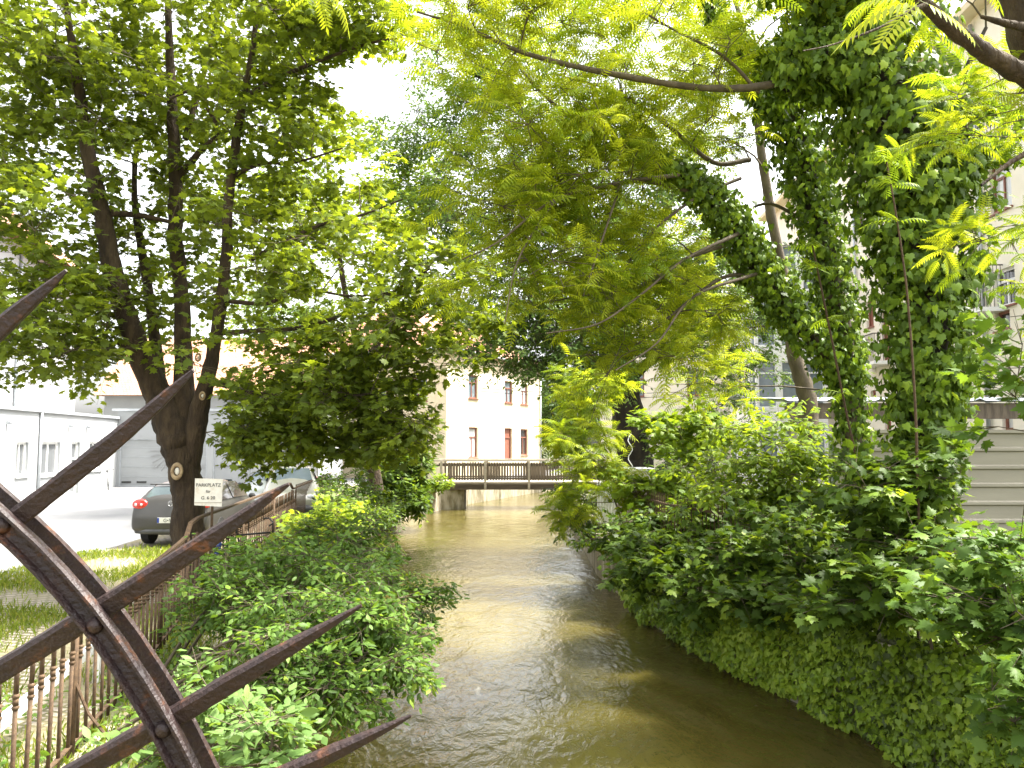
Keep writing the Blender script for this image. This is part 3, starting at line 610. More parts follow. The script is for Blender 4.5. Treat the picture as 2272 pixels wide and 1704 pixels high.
ail = tree('ailanthus_tree', 'forked tree of heaven with yellow-green feathery leaves arching over the water', 'tree', bA,
    [T_MID, T_LEAN, T_BARE,
     [(1780, 202, 9.8, 16), (1700, 180, 9.6, 18), (1610, 190, 9.4, 17), (1500, 188, 9.2, 15), (1350, 165, 9, 14), (1230, 140, 8.9, 12), (1120, 110, 8.8, 10), (1010, 60, 8.7, 7), (900, 25, 8.6, 5)],
     [(1450, 372, 10.5, 10), (1320, 300, 10, 9), (1230, 250, 9.8, 8), (1150, 180, 9.6, 7), (1060, 60, 9.4, 5), (990, -30, 9.2, 4)],
     [(1620, 345, 11, 12), (1540, 350, 10.8, 10), (1440, 270, 10.6, 8), (1330, 200, 10.4, 6), (1200, 160, 10.2, 4)],
     [(1560, 440, 10.7, 12), (1420, 395, 10.5, 10), (1330, 400, 10.3, 8), (1200, 450, 10.1, 6), (1080, 480, 9.9, 4)],
     [(1600, 520, 10.8, 10), (1480, 560, 10.6, 8), (1380, 620, 10.4, 7), (1250, 640, 10.2, 5), (1150, 660, 10, 3)],
     [(1640, 600, 11, 10), (1560, 600, 10.8, 8), (1440, 690, 10.5, 6), (1360, 760, 10.3, 4)],
     [(1600, 385, 10.9, 8), (1500, 430, 10.5, 7), (1390, 520, 10.2, 5), (1320, 640, 10, 3)],
     [(1640, 200, 9.5, 9), (1560, 120, 9.3, 7), (1430, 50, 9.2, 5), (1320, -20, 9, 4)],
     [(1595, 505, 10.6, 9), (1480, 560, 9.8, 7), (1380, 640, 9.2, 5), (1290, 700, 8.9, 4), (1180, 720, 8.7, 3)], [(1640, 590, 10.8, 8), (1500, 640, 9.8, 6), (1420, 740, 9.3, 4), (1330, 800, 9, 3)],
     [(1465, 378, 10.4, 10), (1340, 395, 9.8, 9), (1200, 430, 9.2, 6), (1080, 520, 8.9, 4), (1000, 560, 8.8, 3)], [(1340, 398, 9.8, 6), (1300, 520, 9.3, 4), (1260, 640, 9, 3)], [(1200, 430, 9.2, 5), (1120, 560, 8.9, 4), (1090, 700, 8.7, 2.5)],
     [(1745, 480, 11.6, 8), (1650, 440, 11.8, 7), (1560, 500, 12, 4)]],
    [(1330, 70, 9.4, 3.0, 1.6, .9, 26), (1500, 230, 10.6, 1.7, 1.6, 1.2, 16), (1190, 320, 9.6, 1.1, 1.0, .8, 18), (1130, 480, 9.9, .9, .8, .45, 10), (1300, 440, 10.4, 1.3, 1.2, .8, 13), (1560, 780, 12.6, .8, .8, .7, 8), (1040, 60, 9, 1.0, 1, .5, 9),
     (1200, 620, 10, 1.3, 1.1, .55, 10), (1420, 640, 10.5, 1.5, 1.2, .8, 15), (1560, 640, 11.8, 1.1, 1.2, .9, 12), (1600, 330, 12.6, 1.6, 1.4, 1.8, 16), (1400, -220, 10, 3, 2, 1.2, 16), (1640, 60, 12.5, 1.3, 1.4, .9, 8), (1560, 500, 11.2, 1.2, 1.0, 1, 10), (1350, 790, 10.3, .7, .6, .4, 5)],
    'comp', M['ailanthus'], M['twiglight'], M['twiglight'], gaps=AIL_GAPS, crad=.5, nsub=5, ntw=3, nleaf=3, twl=.28, lsize=.35, droop=0, comp=True, thick=1.1, tbase=.16, den=1.05, clear=.08)
ivy_on('thick dark ivy wrapped round the forked and leaning trunks over the canal',
       [[(q[0], q[1], q[2], w_) for q, w_ in zip(T_MID, (58, 66, 68, 78, 92, 104, 118, 110, 90, 62, 46, 32))], [(q[0], q[1], q[2], w_) for q, w_ in zip(T_LEAN, (72, 82, 88, 88, 84, 78, 64, 44, 26))]], 15000, .095, .42, tb=.0)
bB = g0(1955, 9.6)
big = empty('tree', bB, 'broad upright trunk at right almost hidden by a sleeve of ivy', 'tree')
skb, rb, _ = limb_set(big, [T_BIG, [(1930, 320, 9.6, 30), (2020, 230, 9.5, 22), (2080, 160, 9.4, 14), (2130, 60, 9.4, 8)]], M['barkdark'])
clb = np.concatenate([sample_vol(U(*v[:3]), v[3:6], v[6]) for v in [(1880, -120, 9.6, 1.4, 1.2, .8, 12), (2060, 300, 9.6, .5, .5, .5, 5), (1740, 60, 9.8, .6, .7, .5, 4)]])
grow(big, skb, rb, clb, .5, 'ivy', nsub=7, ntw=5, nleaf=8, twl=.35, lsize=.1, mat=M['ivy'], twigmat=M['twig'])
ivy_on('mass of glossy ivy swelling around the broad upright trunk at right',
       [[(q[0], q[1], q[2], w_) for q, w_ in zip(T_BIG, (90, 110, 130, 165, 205, 235, 255, 270, 280, 200))], [(2010, 830, 9.3, 90), (2070, 790, 9.2, 70), (2110, 770, 9.3, 20)], [(2010, 640, 9.2, 90), (2090, 580, 9.2, 60), (2130, 550, 9.3, 20)], [(1960, 420, 9.2, 120), (2070, 380, 9.2, 90), (2110, 300, 9.2, 40)], [(1900, 140, 9.3, 200), (1740, 120, 9.5, 140), (1690, 190, 9.6, 80)]], 19000, .115, .36)

# ---- tree of heaven whose limb enters at top right, close to the camera
bC = Vector((5.0, 5.2, 0))
tree('ailanthus_tree', 'tree of heaven at the right edge whose bare brown limb crosses the top corner', 'tree', bC,
    [[(2480, 1500, 5.2, 190), (2420, 900, 5.2, 170), (2370, 400, 5.2, 150), (2290, 200, 5.2, 120), (2225, 60, 5.2, 90), (2180, -60, 5.2, 76), (2140, -200, 5.2, 60)],
     [(2330, 330, 5.2, 80), (2250, 190, 5.1, 52), (2170, 140, 5, 42), (2100, 95, 4.9, 36), (2030, 38, 4.8, 30), (1975, -20, 4.7, 22), (1920, -110, 4.6, 18)],
     [(2225, 62, 5.1, 20), (2170, 50, 5, 16), (2120, 36, 5, 8)],
     [(2000, 10, 4.7, 12), (1960, 26, 4.6, 8), (1900, 60, 4.5, 6), (1800, 96, 4.4, 4), (1735, 110, 4.3, 3)],
     [(2290, 300, 5.1, 24), (2200, 340, 5.0, 12), (2120, 400, 4.9, 6)]],
    [(2150, 240, 5.8, .45, .5, .3, 10), (2050, -60, 4.9, .5, .4, .12, 4), (2190, 500, 5.8, .25, .4, .25, 5), (2290, 760, 5.4, .3, .4, .4, 4)],
    'comp3', M['ailanthus'], M['bark'], M['twiglight'], gaps=[(2040, 20, 2140, 110), (2085, 340, 2212, 480), (2100, 560, 2212, 760)], crad=.22, nsub=4, ntw=2, nleaf=3, twl=.15, lsize=.25, droop=0, comp=True, thick=.8, tbase=.05)
# single sprays hanging into the picture from branches overhead
def spray(label, stem, items, ls, mat='ailanthus', tmpl='comp3', tint=.75):
    root = empty('ailanthus_branch', U(*stem[0][:3]), label, 'branch')
    limb_set(root, [stem], M['twiglight'], 'twig', 6, .02)
    P = np.array([tuple(U(*i[:3])) for i in items]); A = np.array([i[3:6] for i in items], float)
    leaves('leaves', tmpl, P, A, np.array([[.1, -.55, .8]] * len(P)) + rng.normal(size=(len(P), 3)) * .15, ls * rng.uniform(.85, 1.1, len(P)), np.clip(tint + rng.normal(size=len(P)) * .1, 0, 1), M[mat], root)
spray('bright yellow-green leaf spray hanging from the top edge at right', [(1960, -300, 3.2, 10), (2000, -60, 3.1, 8), (1985, 5, 3.1, 5)],
      [(1985, 5, 3.1, -1, .1, -.05), (1990, 0, 3.1, -.55, -.1, -.5), (1985, 0, 3.1, .7, 0, -.35), (1990, -10, 3.1, -.8, .3, .25)], .33)
spray('out-of-focus leaf spray hanging from the top edge left of centre', [(560, -260, 2.9, 8), (620, -80, 2.8, 6), (690, -25, 2.8, 4)],
      [(690, -25, 2.8, .1, 0, -.5), (700, -28, 2.8, -.75, .1, -.30), (700, -30, 2.8, .35, .1, -.3)], .17)

# ------------------------------------------------------------------ shrubs and saplings
def shrub(name, label, cat, stems, vols, leaf, mat, crad=.3, lsize=.09, gaps=(), group=None, zb=0.0, bark='twig', **kw):
    vols = [(*v[:6], max(2, int(v[6] * .74))) for v in vols]
    c = U(*vols[0][:3]); base = Vector((stems[0][0], stems[0][1], zb))
    root = empty(name, base, label, cat, group); G = Geo(); SK = []; R = []
    cl = np.concatenate([sample_vol(U(*v[:3]), v[3:6], v[6], gaps, crad=crad) for v in vols])
    for k, (sx, sy) in enumerate(stems):
        v = vols[k % len(vols)]; tgt = U(*v[:3]); b = Vector((sx, sy, zb))
        P = smooth_path([b, b.lerp(tgt, .45) + Vector((0, 0, .12 * (tgt - b).length)), tgt], 6); r = np.linspace(.02, .006, len(P)) * kw.get('stemw', 1)
        G.tube(P, r, 6, .03); SK.append(P); R.append(r)
    kw.pop('stemw', None)
    G.build('stem', M[bark], root)
    grow(root, np.concatenate(SK), np.concatenate(R), cl, crad, leaf, lsize=lsize, mat=M[mat], gaps=gaps, brname='twigs', crname='foliage', **kw)
    return root
def bank(side, d, off=.3): return (XL(d) - off, d) if side < 0 else (XR(d) + off, d)
WGAP = [(962, 1010, 1180, 2000)]
LG = [(872, 1100, 1300, 1235), (430, 1000, 600, 1160), (600, 1000, 680, 1105), (1010, 1130, 1300, 2000), (950, 1300, 1300, 2000), (880, 1520, 1300, 2000), (620, 1590, 1300, 2000), (-50, 1000, 338, 1650)]
shrub('shrub', 'leafy dogwood just beyond the rusty spikes, leaning out from the fence', 'shrub', [bank(-1, 8), bank(-1, 8.6), bank(-1, 7.4)],
      [(560, 1230, 8.4, .85, .8, .42, 18), (520, 1330, 7.8, .55, .6, .35, 10)], 'ovate', 'shrub', .28, .085, LG, nsub=7, ntw=5, nleaf=9, twl=.32, droop=.1)
shrub('shrub', 'dogwood hanging low over the water in the lower middle left', 'shrub', [bank(-1, 7), bank(-1, 6.4), bank(-1, 7.5), bank(-1,6.8)],
      [(720, 1340, 7, .62, .6, .34, 16), (760, 1470, 6.5, .42, .45, .26, 11), (560, 1420, 6.6, .6, .5, .3, 12), (860, 1360, 7.2, .3, .3, .22, 5), (900, 1400, 7.4, .16, .2, .3, 4)], 'ovate', 'shrub', .24, .08, LG, nsub=7, ntw=5, nleaf=9, twl=.3, droop=.25)
shrub('shrub', 'pale-leaved shrub on the left bank between the spikes and the open water', 'shrub', [bank(-1, 11.5), bank(-1, 12.5)],
      [(740, 1180, 12, 1.0, .9, .42, 18), (830, 1240, 11, .6, .6, .3, 8), (915, 1300, 10.5, .25, .3, .22, 4)], 'ovate', 'shrub', .3, .1, LG, nsub=7, ntw=5, nleaf=9, twl=.38, droop=.15)
shrub('shrub', 'sunlit yellow-green maple shrub growing along the fence near the parking sign', 'shrub', [(-5.2, 15), (-4.9, 14), (-4.8, 13)],
      [(660, 1120, 14.5, .8, .8, .28, 14), (590, 1150, 12.5, .5, .5, .2, 6)], 'maple_lo', 'maple2', .3, .13, LG + [(420, 1020, 560, 1130)], nsub=6, ntw=4, nleaf=7, twl=.35, droop=.1, tbase=.25)
shrub('shrub', 'dark shrub trailing over the left wall in the middle distance', 'shrub', [bank(-1, 19), bank(-1, 22), bank(-1, 17)],
      [(745, 1120, 19, 1.1, 1.1, .45, 15), (700, 1070, 22, 1.4, 1, .6, 12), (810, 1110, 23, .6, .6, .4, 7)], 'ovate', 'sapling', .4, .13, LG, nsub=7, ntw=5, nleaf=9, twl=.5, droop=.1)
shrub('shrub', 'rounded green bush on the left wall beside the footbridge', 'shrub', [bank(-1, 31), bank(-1, 32.5)],
      [(865, 1030, 31, 1.0, .9, .95, 22), (880, 1085, 30, .6, .5, .4, 7)], 'small', 'sapling', .45, .26, [(930, 960, 1300, 1200)], nsub=8, ntw=6, nleaf=10, twl=.5, droop=.1)
shrub('shrub', 'low light-green weeds at the left end of the footbridge', 'shrub', [(-4.4, 38.0)], [(945, 1045, 37.5, .45, .3, .45, 7)], 'small', 'maple2', .3, .2, [], nsub=6, ntw=5, nleaf=8, twl=.3)
shrub('nettles', 'pale fresh nettles at the bottom edge beside the iron bars', 'plant', [(-1.9, 4.5), (-1.75, 4.2), (-2.1, 4.8), (-1.5, 4.4)],
      [(545, 1600, 4.3, .22, .25, .12, 6), (470, 1530, 4.7, .3, .3, .2, 7), (380, 1620, 4.6, .3, .3, .15, 6), (590, 1590, 4.2, .1, .1, .12, 2)], 'ovate', 'nettle', .14, .085, [], nsub=5, ntw=4, nleaf=6, twl=.14, zb=-.55, droop=0)
# right bank
RG = [(930, 900, 1128, 2000), (1400, 1350, 2110, 2000), (1345, 925, 1400, 1005), (2085, 880, 2212, 1110)]
def right(label, stems, vols, mat='sapling', leaf='maple', crad=.3, ls=.14, gaps=RG, name='maple_sapling', cat='sapling', **kw):
    k = dict(nsub=6, ntw=4, nleaf=7, twl=.36, droop=.12); k.update(kw)
    return shrub(name, label, cat, stems, vols, leaf, mat, crad, ls, gaps, **k)
right('maple sapling with big leaves in front of the ivy-wrapped broad trunk', [(4.6, 8.9), (4.9, 8.7), (4.5, 8.6)], [(1970, 1060, 8.7, .72, .6, .42, 16), (1980, 1200, 8.3, .7, .6, .3, 12), (2080, 1000, 8.6, .3, .3, .15, 4)])
right('maple sapling low at right above the ivy-covered wall', [(4.7, 8), (5, 7.8), (4.4, 8.2)], [(1990, 1300, 7.8, .75, .6, .22, 15), (1840, 1310, 8.6, .55, .5, .22, 9)])
right('maple sapling leaning in at the right edge close to the camera', [(5.3, 6.2), (5.2, 6), (5.0, 6.2)], [(2190, 1350, 6, .35, .35, .35, 9), (2200, 1200, 6.2, .25, .3, .3, 5), (2150, 1500, 5.8, .25, .3, .2, 4), (2240, 880, 5.5, .2, .2, .3, 3)], mat='shrub', ls=.13)
right('spreading maple sapling in the middle of the right bank', [(3.9, 11.2), (4.3, 11), (3.7, 11.5), (4.1, 10.8)], [(1700, 1180, 10.8, 1.05, .8, .5, 20), (1640, 1280, 10.6, .95, .7, .25, 14), (1780, 1290, 9.8, .6, .5, .22, 8)])
right('dark-leaved maple sapling overhanging the bend of the right wall', [(3.1, 13.5), (3.4, 13.8), (3.0, 14)], [(1480, 1220, 13, 1.15, .8, .42, 20), (1390, 1290, 13, .55, .5, .22, 8), (1560, 1300, 12, .7, .6, .22, 9)], ls=.15)
right('light-green sapling in front of the glazed bay', [(5.4, 13.8), (5.8, 13.5), (5, 13.4)], [(1640, 950, 13.4, 1.0, .8, .7, 13), (1740, 1010, 13, .7, .6, .5, 10), (1560, 1060, 13.6, .9, .8, .5, 12)], mat='maple2', leaf='ovate', ls=.15, name='sapling', twl=.45)
right('bright maple sapling beside the dark trunk behind the iron fence', [(3.7, 17), (3.3, 17.4)], [(1470, 930, 17, .95, .8, .5, 14), (1440, 1060, 17, 1.0, .8, .4, 12)], mat='maple2', leaf='maple_lo', ls=.18)
right('sapling hiding the iron railings on the right bank', [(3.0, 15.5), (3.8, 15.5), (4.2, 14.8)], [(1440, 1150, 15.6, 1.0, .7, .5, 14), (1600, 1130, 14.5, 1.1, .7, .6, 16), (1760, 1130, 12.6, .9, .6, .6, 14)], leaf='maple_lo', ls=.15)
right('overhanging bush on the right wall just before the footbridge', [(2.9, 23), (2.6, 22), (2.8, 25)], [(1200, 1165, 22, .75, .8, .45, 14), (1265, 1110, 21, .7, .7, .6, 12), (1330, 1190, 18, .7, .6, .5, 12)], mat='sapling', leaf='ovate', crad=.38, ls=.15, gaps=[(930, 900, 1130, 2000)], name='shrub', cat='shrub', nleaf=9, ntw=5)
b = shrub('ailanthus_sapling', 'yellow-green feathery sapling standing in front of the right end of the footbridge', 'sapling', [(2.9, 18.8), (2.8, 18.4)],
      [(1265, 840, 18.5, .8, .6, .6, 13), (1250, 950, 18, .8, .6, .5, 14), (1280, 1040, 17.5, .7, .5, .4, 10), (1225, 1090, 18, .4, .3, .3, 5)], 'comp', 'ailanthus', .32, .42, [(900, 700, 1165, 1300), (1345, 925, 1400, 1005)], nsub=5, ntw=3, nleaf=3, twl=.25, comp=True, droop=0, tbase=.12, stemw=1.6)
def ails(label, stem, items, ls=.4, tint=.1):
    root = empty('ailanthus_shoot', U(*stem[0][:3]), label, 'sapling'); limb_set(root, [stem], M['rustfence'], 'stem', 6, .02)
    items = items + items; n = len(items); P = np.array([tuple(U(*i)) for i in items]); A = runit(n) * np.array([1, .8, .2]) + np.array([0, -.2, .15])
    leaves('leaves', 'comp', P, A, np.array([[0, -.2, 1.]]) + rng.normal(size=(n, 3)) * .3, ls * rng.uniform(.55, 1.1, n), np.clip(tint + rng.normal(size=n) * .15, 0, 1), M['ailanthus'], root)
ails('thin reddish ailanthus shoot climbing in front of the broad ivy trunk', [(1985, 1180, 8.4, 7), (1978, 900, 8.3, 6), (1960, 640, 8.2, 5), (1935, 460, 8.1, 4), (1915, 350, 8.1, 4)], [(1915, 350, 8.1)] * 4 + [(1925, 400, 8.1)] * 3 + [(1938, 480, 8.1)] * 2)
ails('pair of reddish ailanthus shoots in front of the forked ivy trunk', [(1880, 1120, 10.4, 6), (1830, 900, 10.3, 5), (1790, 700, 10.3, 5), (1755, 530, 10.3, 4)], [(1755, 530, 10.3)] * 4 + [(1765, 580, 10.3)] * 3 + [(1790, 690, 10.3)] * 3 + [(1820, 850, 10.3)] * 2, .4)

# ------------------------------------------------------------------ ivy on the right wall, grass
def wall_ivy():
    n = 21000; d = 5.2 + 11 * rng.uniform(0, 1, n) ** 1.35; h = rng.uniform(0, 1, n) ** .85
    x0 = np.interp(d, *zip(*XRp)); bul = .10 + .16 * np.sin(h * 2.6) + .10 * np.sin(d * 6.1 + h * 9) * np.sin(h * 11) + .07 * np.sin(d * 3.1) * np.sin(h * 5 + d) 
    z = WZ + .02 + h * 1.25 + .05 * np.sin(d * 5); x = x0 - np.maximum(bul, .03) * rng.uniform(.45, 1.2, n)
    P = np.stack([x, d, z], 1); Nn = np.stack([-.8 * np.ones(n), -.5 * np.ones(n), 1.1 * np.ones(n)], 1) + rng.normal(size=(n, 3)) * .5
    m = 9000; d2 = 5.2 + 11 * rng.uniform(0, 1, m) ** 1.3; x2 = np.interp(d2, *zip(*XRp)) - .15 + rng.uniform(0, 1, m) * 1.5
    P2 = np.stack([x2, d2, .18 + .12 * np.sin(x2 * 5) * np.sin(d2 * 3) + rng.uniform(0, .1, m)], 1); N2 = np.array([[-.3, -.4, 1.]]) + rng.normal(size=(m, 3)) * .35
    P = np.concatenate([P, P2]); Nn = np.concatenate([Nn, N2]); n += m
    ax = np.array([[-.3, -.3, -.9]]) + rng.normal(size=(n, 3)) * .5
    tn = np.clip(rng.beta(2, 2, n) * .9 + .15 * np.sin(P[:, 1] * 1.3) , 0, 1)
    o = leaves('wall_ivy', 'ivy', P, ax, Nn, .088 * rng.uniform(.45, 1.25, n), tn, M['ivy_bright'], None)
    tag(o, 'carpet of bright ivy covering the right canal wall down to the water', 'ivy', kind='stuff')
wall_ivy()
def blades(name, label, regs, h=.12, mat='grass', wide=.006):
    P = []
    for x0, x1, d0, d1, n in regs:
        q = np.stack([rng.uniform(x0, x1, n), rng.uniform(d0, d1, n) + rng.normal(size=n) * .35, np.zeros(n)], 1)
        k = np.sin(q[:, 0] * 2.1 + q[:, 1]) + np.sin(q[:, 1] * 1.7 - q[:, 0] * 1.3) + rng.normal(size=n) * .6 > -.5
        q = q[k]; q = q[q[:, 0] < np.interp(q[:, 1], [4, 40], [-3.0, -8.5]) + 20]; P.append(q)
    P = np.concatenate(P); n = len(P); A = np.array([[0, 0, 1.]]) + rng.normal(size=(n, 3)) * .35
    T['blade'] = (np.array([(-.05, 0, 0), (.05, 0, 0), (.035, .6, -.05), (0, 1, -.25), (-.035, .6, -.05)], float), [(0, 1, 2, 3, 4)])
    o = leaves(name, 'blade', P, A, rng.normal(size=(n, 3)), h * rng.uniform(.4, 1.2, n), np.clip(rng.beta(2, 2, n), 0, 1), M[mat], None)
    tag(o, label, 'grass', kind='stuff')
blades('grass', 'short sunlit grass and weeds between the cobbles and the rusty fence', [(-9.3, -5.5, 12.6, 17.4, 15000), (-8.5, -4.6, 9.2, 11.2, 8000), (-5.2, -2.6, 3.4, 7.8, 12000), (-4.6, -2.9, 7, 12, 5000)], .11)
def weeds():
    n = 3800; q = np.stack([rng.uniform(-4.4, -1.9, n), rng.uniform(3.3, 8.2, n), rng.uniform(.03, .28, n)], 1)
    k = (np.sin(q[:, 0] * 4 + q[:, 1] * 2) + rng.normal(size=n) * .6 > -.2) & (q[:, 0] < np.interp(q[:, 1], *zip(*XLp)) + .1); q = q[k]; n = len(q)
    q[:, 2] *= 1.0
    o = leaves('weeds', 'ovate', q, runit(n) * np.array([1, 1, .3]), np.array([[0, 0, 1.]]) + rng.normal(size=(n, 3)) * .4, .08 * rng.uniform(.5, 1.2, n), rng.beta(2, 2, n), M['shrub'], None)
    tag(o, 'broad-leaved weeds growing along the foot of the rusty fence', 'weeds', kind='stuff')
weeds()

# ------------------------------------------------------------------ buildings
class Wall:
    def __init__(s, a, b, z0, z1, thick=.3):
        s.a = Vector((a[0], a[1], 0)); e = Vector((b[0], b[1], 0)) - s.a; s.L = e.length; s.u = e.normalized(); s.z0 = z0; s.z1 = z1
        s.n = Vector((s.u.y, -s.u.x, 0))      # outward: right of direction a->b
        s.ops = []
    def pt(s, u, z, o=0): q = s.a + s.u * u + s.n * o; return (q.x, q.y, z)
    def hit(s, sx, sy):
        r = ray(sx * K2, sy * K2); o = Vector((0, 0, CZ)); r2 = Vector((r.x, r.y, r.z))
        t = (s.a - o).dot(s.n) / r2.dot(s.n); q = o + r2 * t; return (q - s.a).dot(s.u), q.z
    def fbox(s, m, u0, u1, z0, z1, o0, o1):
        m.hexa([s.pt(u0, z0, o1), s.pt(u1, z0, o1), s.pt(u1, z0, o0), s.pt(u0, z0, o0), s.pt(u0, z1, o1), s.pt(u1, z1, o1), s.pt(u1, z1, o0), s.pt(u0, z1, o0)])
    def op(s, sx0, sx1, sy0, sy1, kind='window', **k):
        u0, zt = s.hit(sx0, sy0); u1, _ = s.hit(sx1, sy0); _, zb = s.hit((sx0 + sx1) / 2, sy1); _, zt = s.hit((sx0 + sx1) / 2, sy0)
        s.ops.append((min(u0, u1), max(u0, u1), zb, zt, kind, k)); return s
    def opm(s, u0, u1, z0, z1, kind='window', **k): s.ops.append((u0, u1, z0, z1, kind, k)); return s
    def mesh(s, m, dep=.2):
        ops = [o for o in s.ops if o[0] > .02 and o[1] < s.L - .02]
        us = sorted({0, s.L} | {o[0] for o in ops} | {o[1] for o in ops}); zs = sorted({s.z0, s.z1} | {max(o[2], s.z0) for o in ops} | {o[3] for o in ops})
        for a, b in zip(us, us[1:]):
            for c, d in zip(zs, zs[1:]):
                mu, mz = (a + b) / 2, (c + d) / 2
                if any(o[0] < mu < o[1] and o[2] < mz < o[3] for o in ops): continue
                m.poly([s.pt(a, c), s.pt(b, c), s.pt(b, d), s.pt(a, d)])
        for u0, u1, z0, z1, k, kw in ops:
            z0 = max(z0, s.z0)
            m.poly([s.pt(u0, z0), s.pt(u0, z0, -dep), s.pt(u1, z0, -dep), s.pt(u1, z0)]); m.poly([s.pt(u0, z1), s.pt(u1, z1), s.pt(u1, z1, -dep), s.pt(u0, z1, -dep)])
            m.poly([s.pt(u0, z0), s.pt(u0, z1), s.pt(u0, z1, -dep), s.pt(u0, z0, -dep)]); m.poly([s.pt(u1, z0), s.pt(u1, z0, -dep), s.pt(u1, z1, -dep), s.pt(u1, z1)])
        s.ops = ops
    def fill(s, par, frame, pane, dep=.2):
        for u0, u1, z0, z1, kind, kw in s.ops:
            z0 = max(z0, s.z0)
            fm = kw.get('frame', frame); pm = kw.get('pane', pane); fw = kw.get('fw', .09); o0, o1 = -dep + .01, -dep + .09
            if kw.get('flush'): o0, o1 = -.06, .02
            if kind == 'void': continue
            m = MB()
            for a, b, c, d in ((u0, u0 + fw, z0, z1), (u1 - fw, u1, z0, z1), (u0 + fw, u1 - fw, z0, z0 + fw), (u0 + fw, u1 - fw, z1 - fw, z1)): s.fbox(m, a, b, c, d, o0, o1)
            if kind in ('window', 'door'):
                zt = z0 + (z1 - z0) * kw.get('transom', .68)
                s.fbox(m, u0 + fw, u1 - fw, zt - .04, zt + .04, o0, o1 - .008)
                for q in range(1, kw.get('cols', 2)):
                    uc = u0 + (u1 - u0) * q / kw.get('cols', 2); s.fbox(m, uc - .035, uc + .035, z0 + fw, zt - .04, o0, o1 - .012)
            nm = {'garage': 'garage_door', 'door': 'door'}.get(kind, 'window'); f = m.build(nm, fm, par)
            if kind == 'garage': f['_g'] = 1; s.g = f; s.gr = (u0, u1, z0, z1); del f['_g']
            m = MB(); s.fbox(m, u0 + fw * .5, u1 - fw * .5, z0 + fw * .5, z1 - fw * .5, o0 - .03, o0 + .02)
            m.build('pane' if kind == 'window' else 'panel', pm, f)
            if kind == 'window' and kw.get('sill', True):
                m = MB(); s.fbox(m, u0 - .06, u1 + .06, z0 - .06, z0 - .005, -.02, .09); m.build('sill', kw.get('sillm', frame), f)
def pipe(par, pts, r=.05, mat='greytrim', name='downpipe'): m = MB(); m.tube(pts, r, 8); return m.build(name, M[mat], par, smooth=True)

# far cream house across the footbridge
ch = Vector((-4.1, 48, 0)); uh = Vector((.443, .896, 0)); vh = Vector((-.896, .443, 0))
Lr, Ll = 14.3, 12.5; P1 = ch + uh * Lr; P2 = ch + vh * Ll; P3 = P1 + vh * Ll
hb = empty('house', ch, 'two-storey cream house with red-brown window frames behind the footbridge', 'house')
wr = Wall(ch, P1, 0, 8.3); wl = Wall(P2, ch, 0, 8.3)
R_ = M['redframe']
wr.op(1040, 1060, 948, 1016, frame=R_, pane=M['panelight']); wr.op(1119.5, 1136, 950, 1020, 'door', pane=M['redframe'], cols=1, transom=.7); wr.op(1155, 1171, 952, 1010, pane=M['panedark'])
wr.op(1040, 1060, 832, 884, pane=M['paneblue']); wr.op(1120, 1137, 846, 894, pane=M['paneblue']); wr.op(1155, 1171, 853, 898, pane=M['panelight'])
wl.op(904, 951, 948, 1016, pane=M['panedark'], cols=2); wl.op(904, 948, 838, 890, pane=M['paneblue']); wl.op(840, 872, 850, 900, pane=M['paneblue'])
m = MB(); wr.mesh(m); wl.mesh(m); wb = Wall(P1, P3, 0, 8.3); wb.mesh(m); wc = Wall(P3, P2, 0, 8.3); wc.mesh(m); m.build('wall', M['cream'], hb)
wr.fill(hb, R_, M['paneblue']); wl.fill(hb, R_, M['paneblue'])
ov = .5; cen = (ch + P1 + P2 + P3) / 4
def ovp(p, z, o=ov): q = p + ((p - cen).normalized()) * o * 1.4; return Vector((q.x, q.y, z))
a, b_, c_, d_ = ovp(ch, 8.25), ovp(P1, 8.25), ovp(P3, 8.25), ovp(P2, 8.25)
r1 = Vector((*(ch.lerp(P2, .5) + uh * 4).xy, 12.2)); r2 = Vector((*(P1.lerp(P3, .5) - uh * 4).xy, 12.2))
m = MB(); m.poly([a, b_, r2, r1]); m.poly([d_, a, r1]); m.poly([b_, c_, r2]); m.poly([c_, d_, r1, r2]); m.poly([d_, c_, b_, a])
rf = m.build('roof', M['tile'], hb)
m = MB()
for p_, q_ in ((a, b_), (d_, a)): m.tube([p_ + Vector((0, 0, -.02)), q_ + Vector((0, 0, -.02))], .08, 8)
m.build('gutter', M['greytrim'], rf)
pipe(hb, [wr.pt(Lr - .12, .1, .08), wr.pt(Lr - .12, 8.1, .08)], .06)
# garage block with its side wing, car park
kL = Vector((-21.1, 41.3, 0)); dw = Vector((.163, -.987, 0))
gb = empty('garage_building', kL, 'low white garage building with wide grey-white sectional doors at the end of the yard', 'building')
w1 = Wall(kL, kL + Vector((10.6, .33, 0)), 0, 4.05)
w1.op(266, 460, 974, 1080, 'garage', pane=M['white'], frame=M['greytrim'], fw=.05)
w1.op(474, 560, 974, 1080, 'garage', pane=M['white'], frame=M['greytrim'], fw=.05)
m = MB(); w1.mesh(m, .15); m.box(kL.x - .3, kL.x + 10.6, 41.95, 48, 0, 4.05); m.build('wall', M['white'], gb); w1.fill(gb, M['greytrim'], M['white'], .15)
u0, _ = w1.hit(266, 1000); u1, _ = w1.hit(460, 1000)
m = MB()
for z in (.55, 1.08, 1.6, 2.1): w1.fbox(m, u0 + .1, u1 - .1, z - .008, z + .008, -.12, -.105)
m.build('door_joints', M['greytrim'], gb)
m = MB()
for sx in (278, 312): m = MB(); uu, zz = w1.hit(sx, 1070); w1.fbox(m, uu - .25, uu + .25, zz - .05, zz + .05, -.12, -.10); m.build('door_vent', M['ink'], gb)
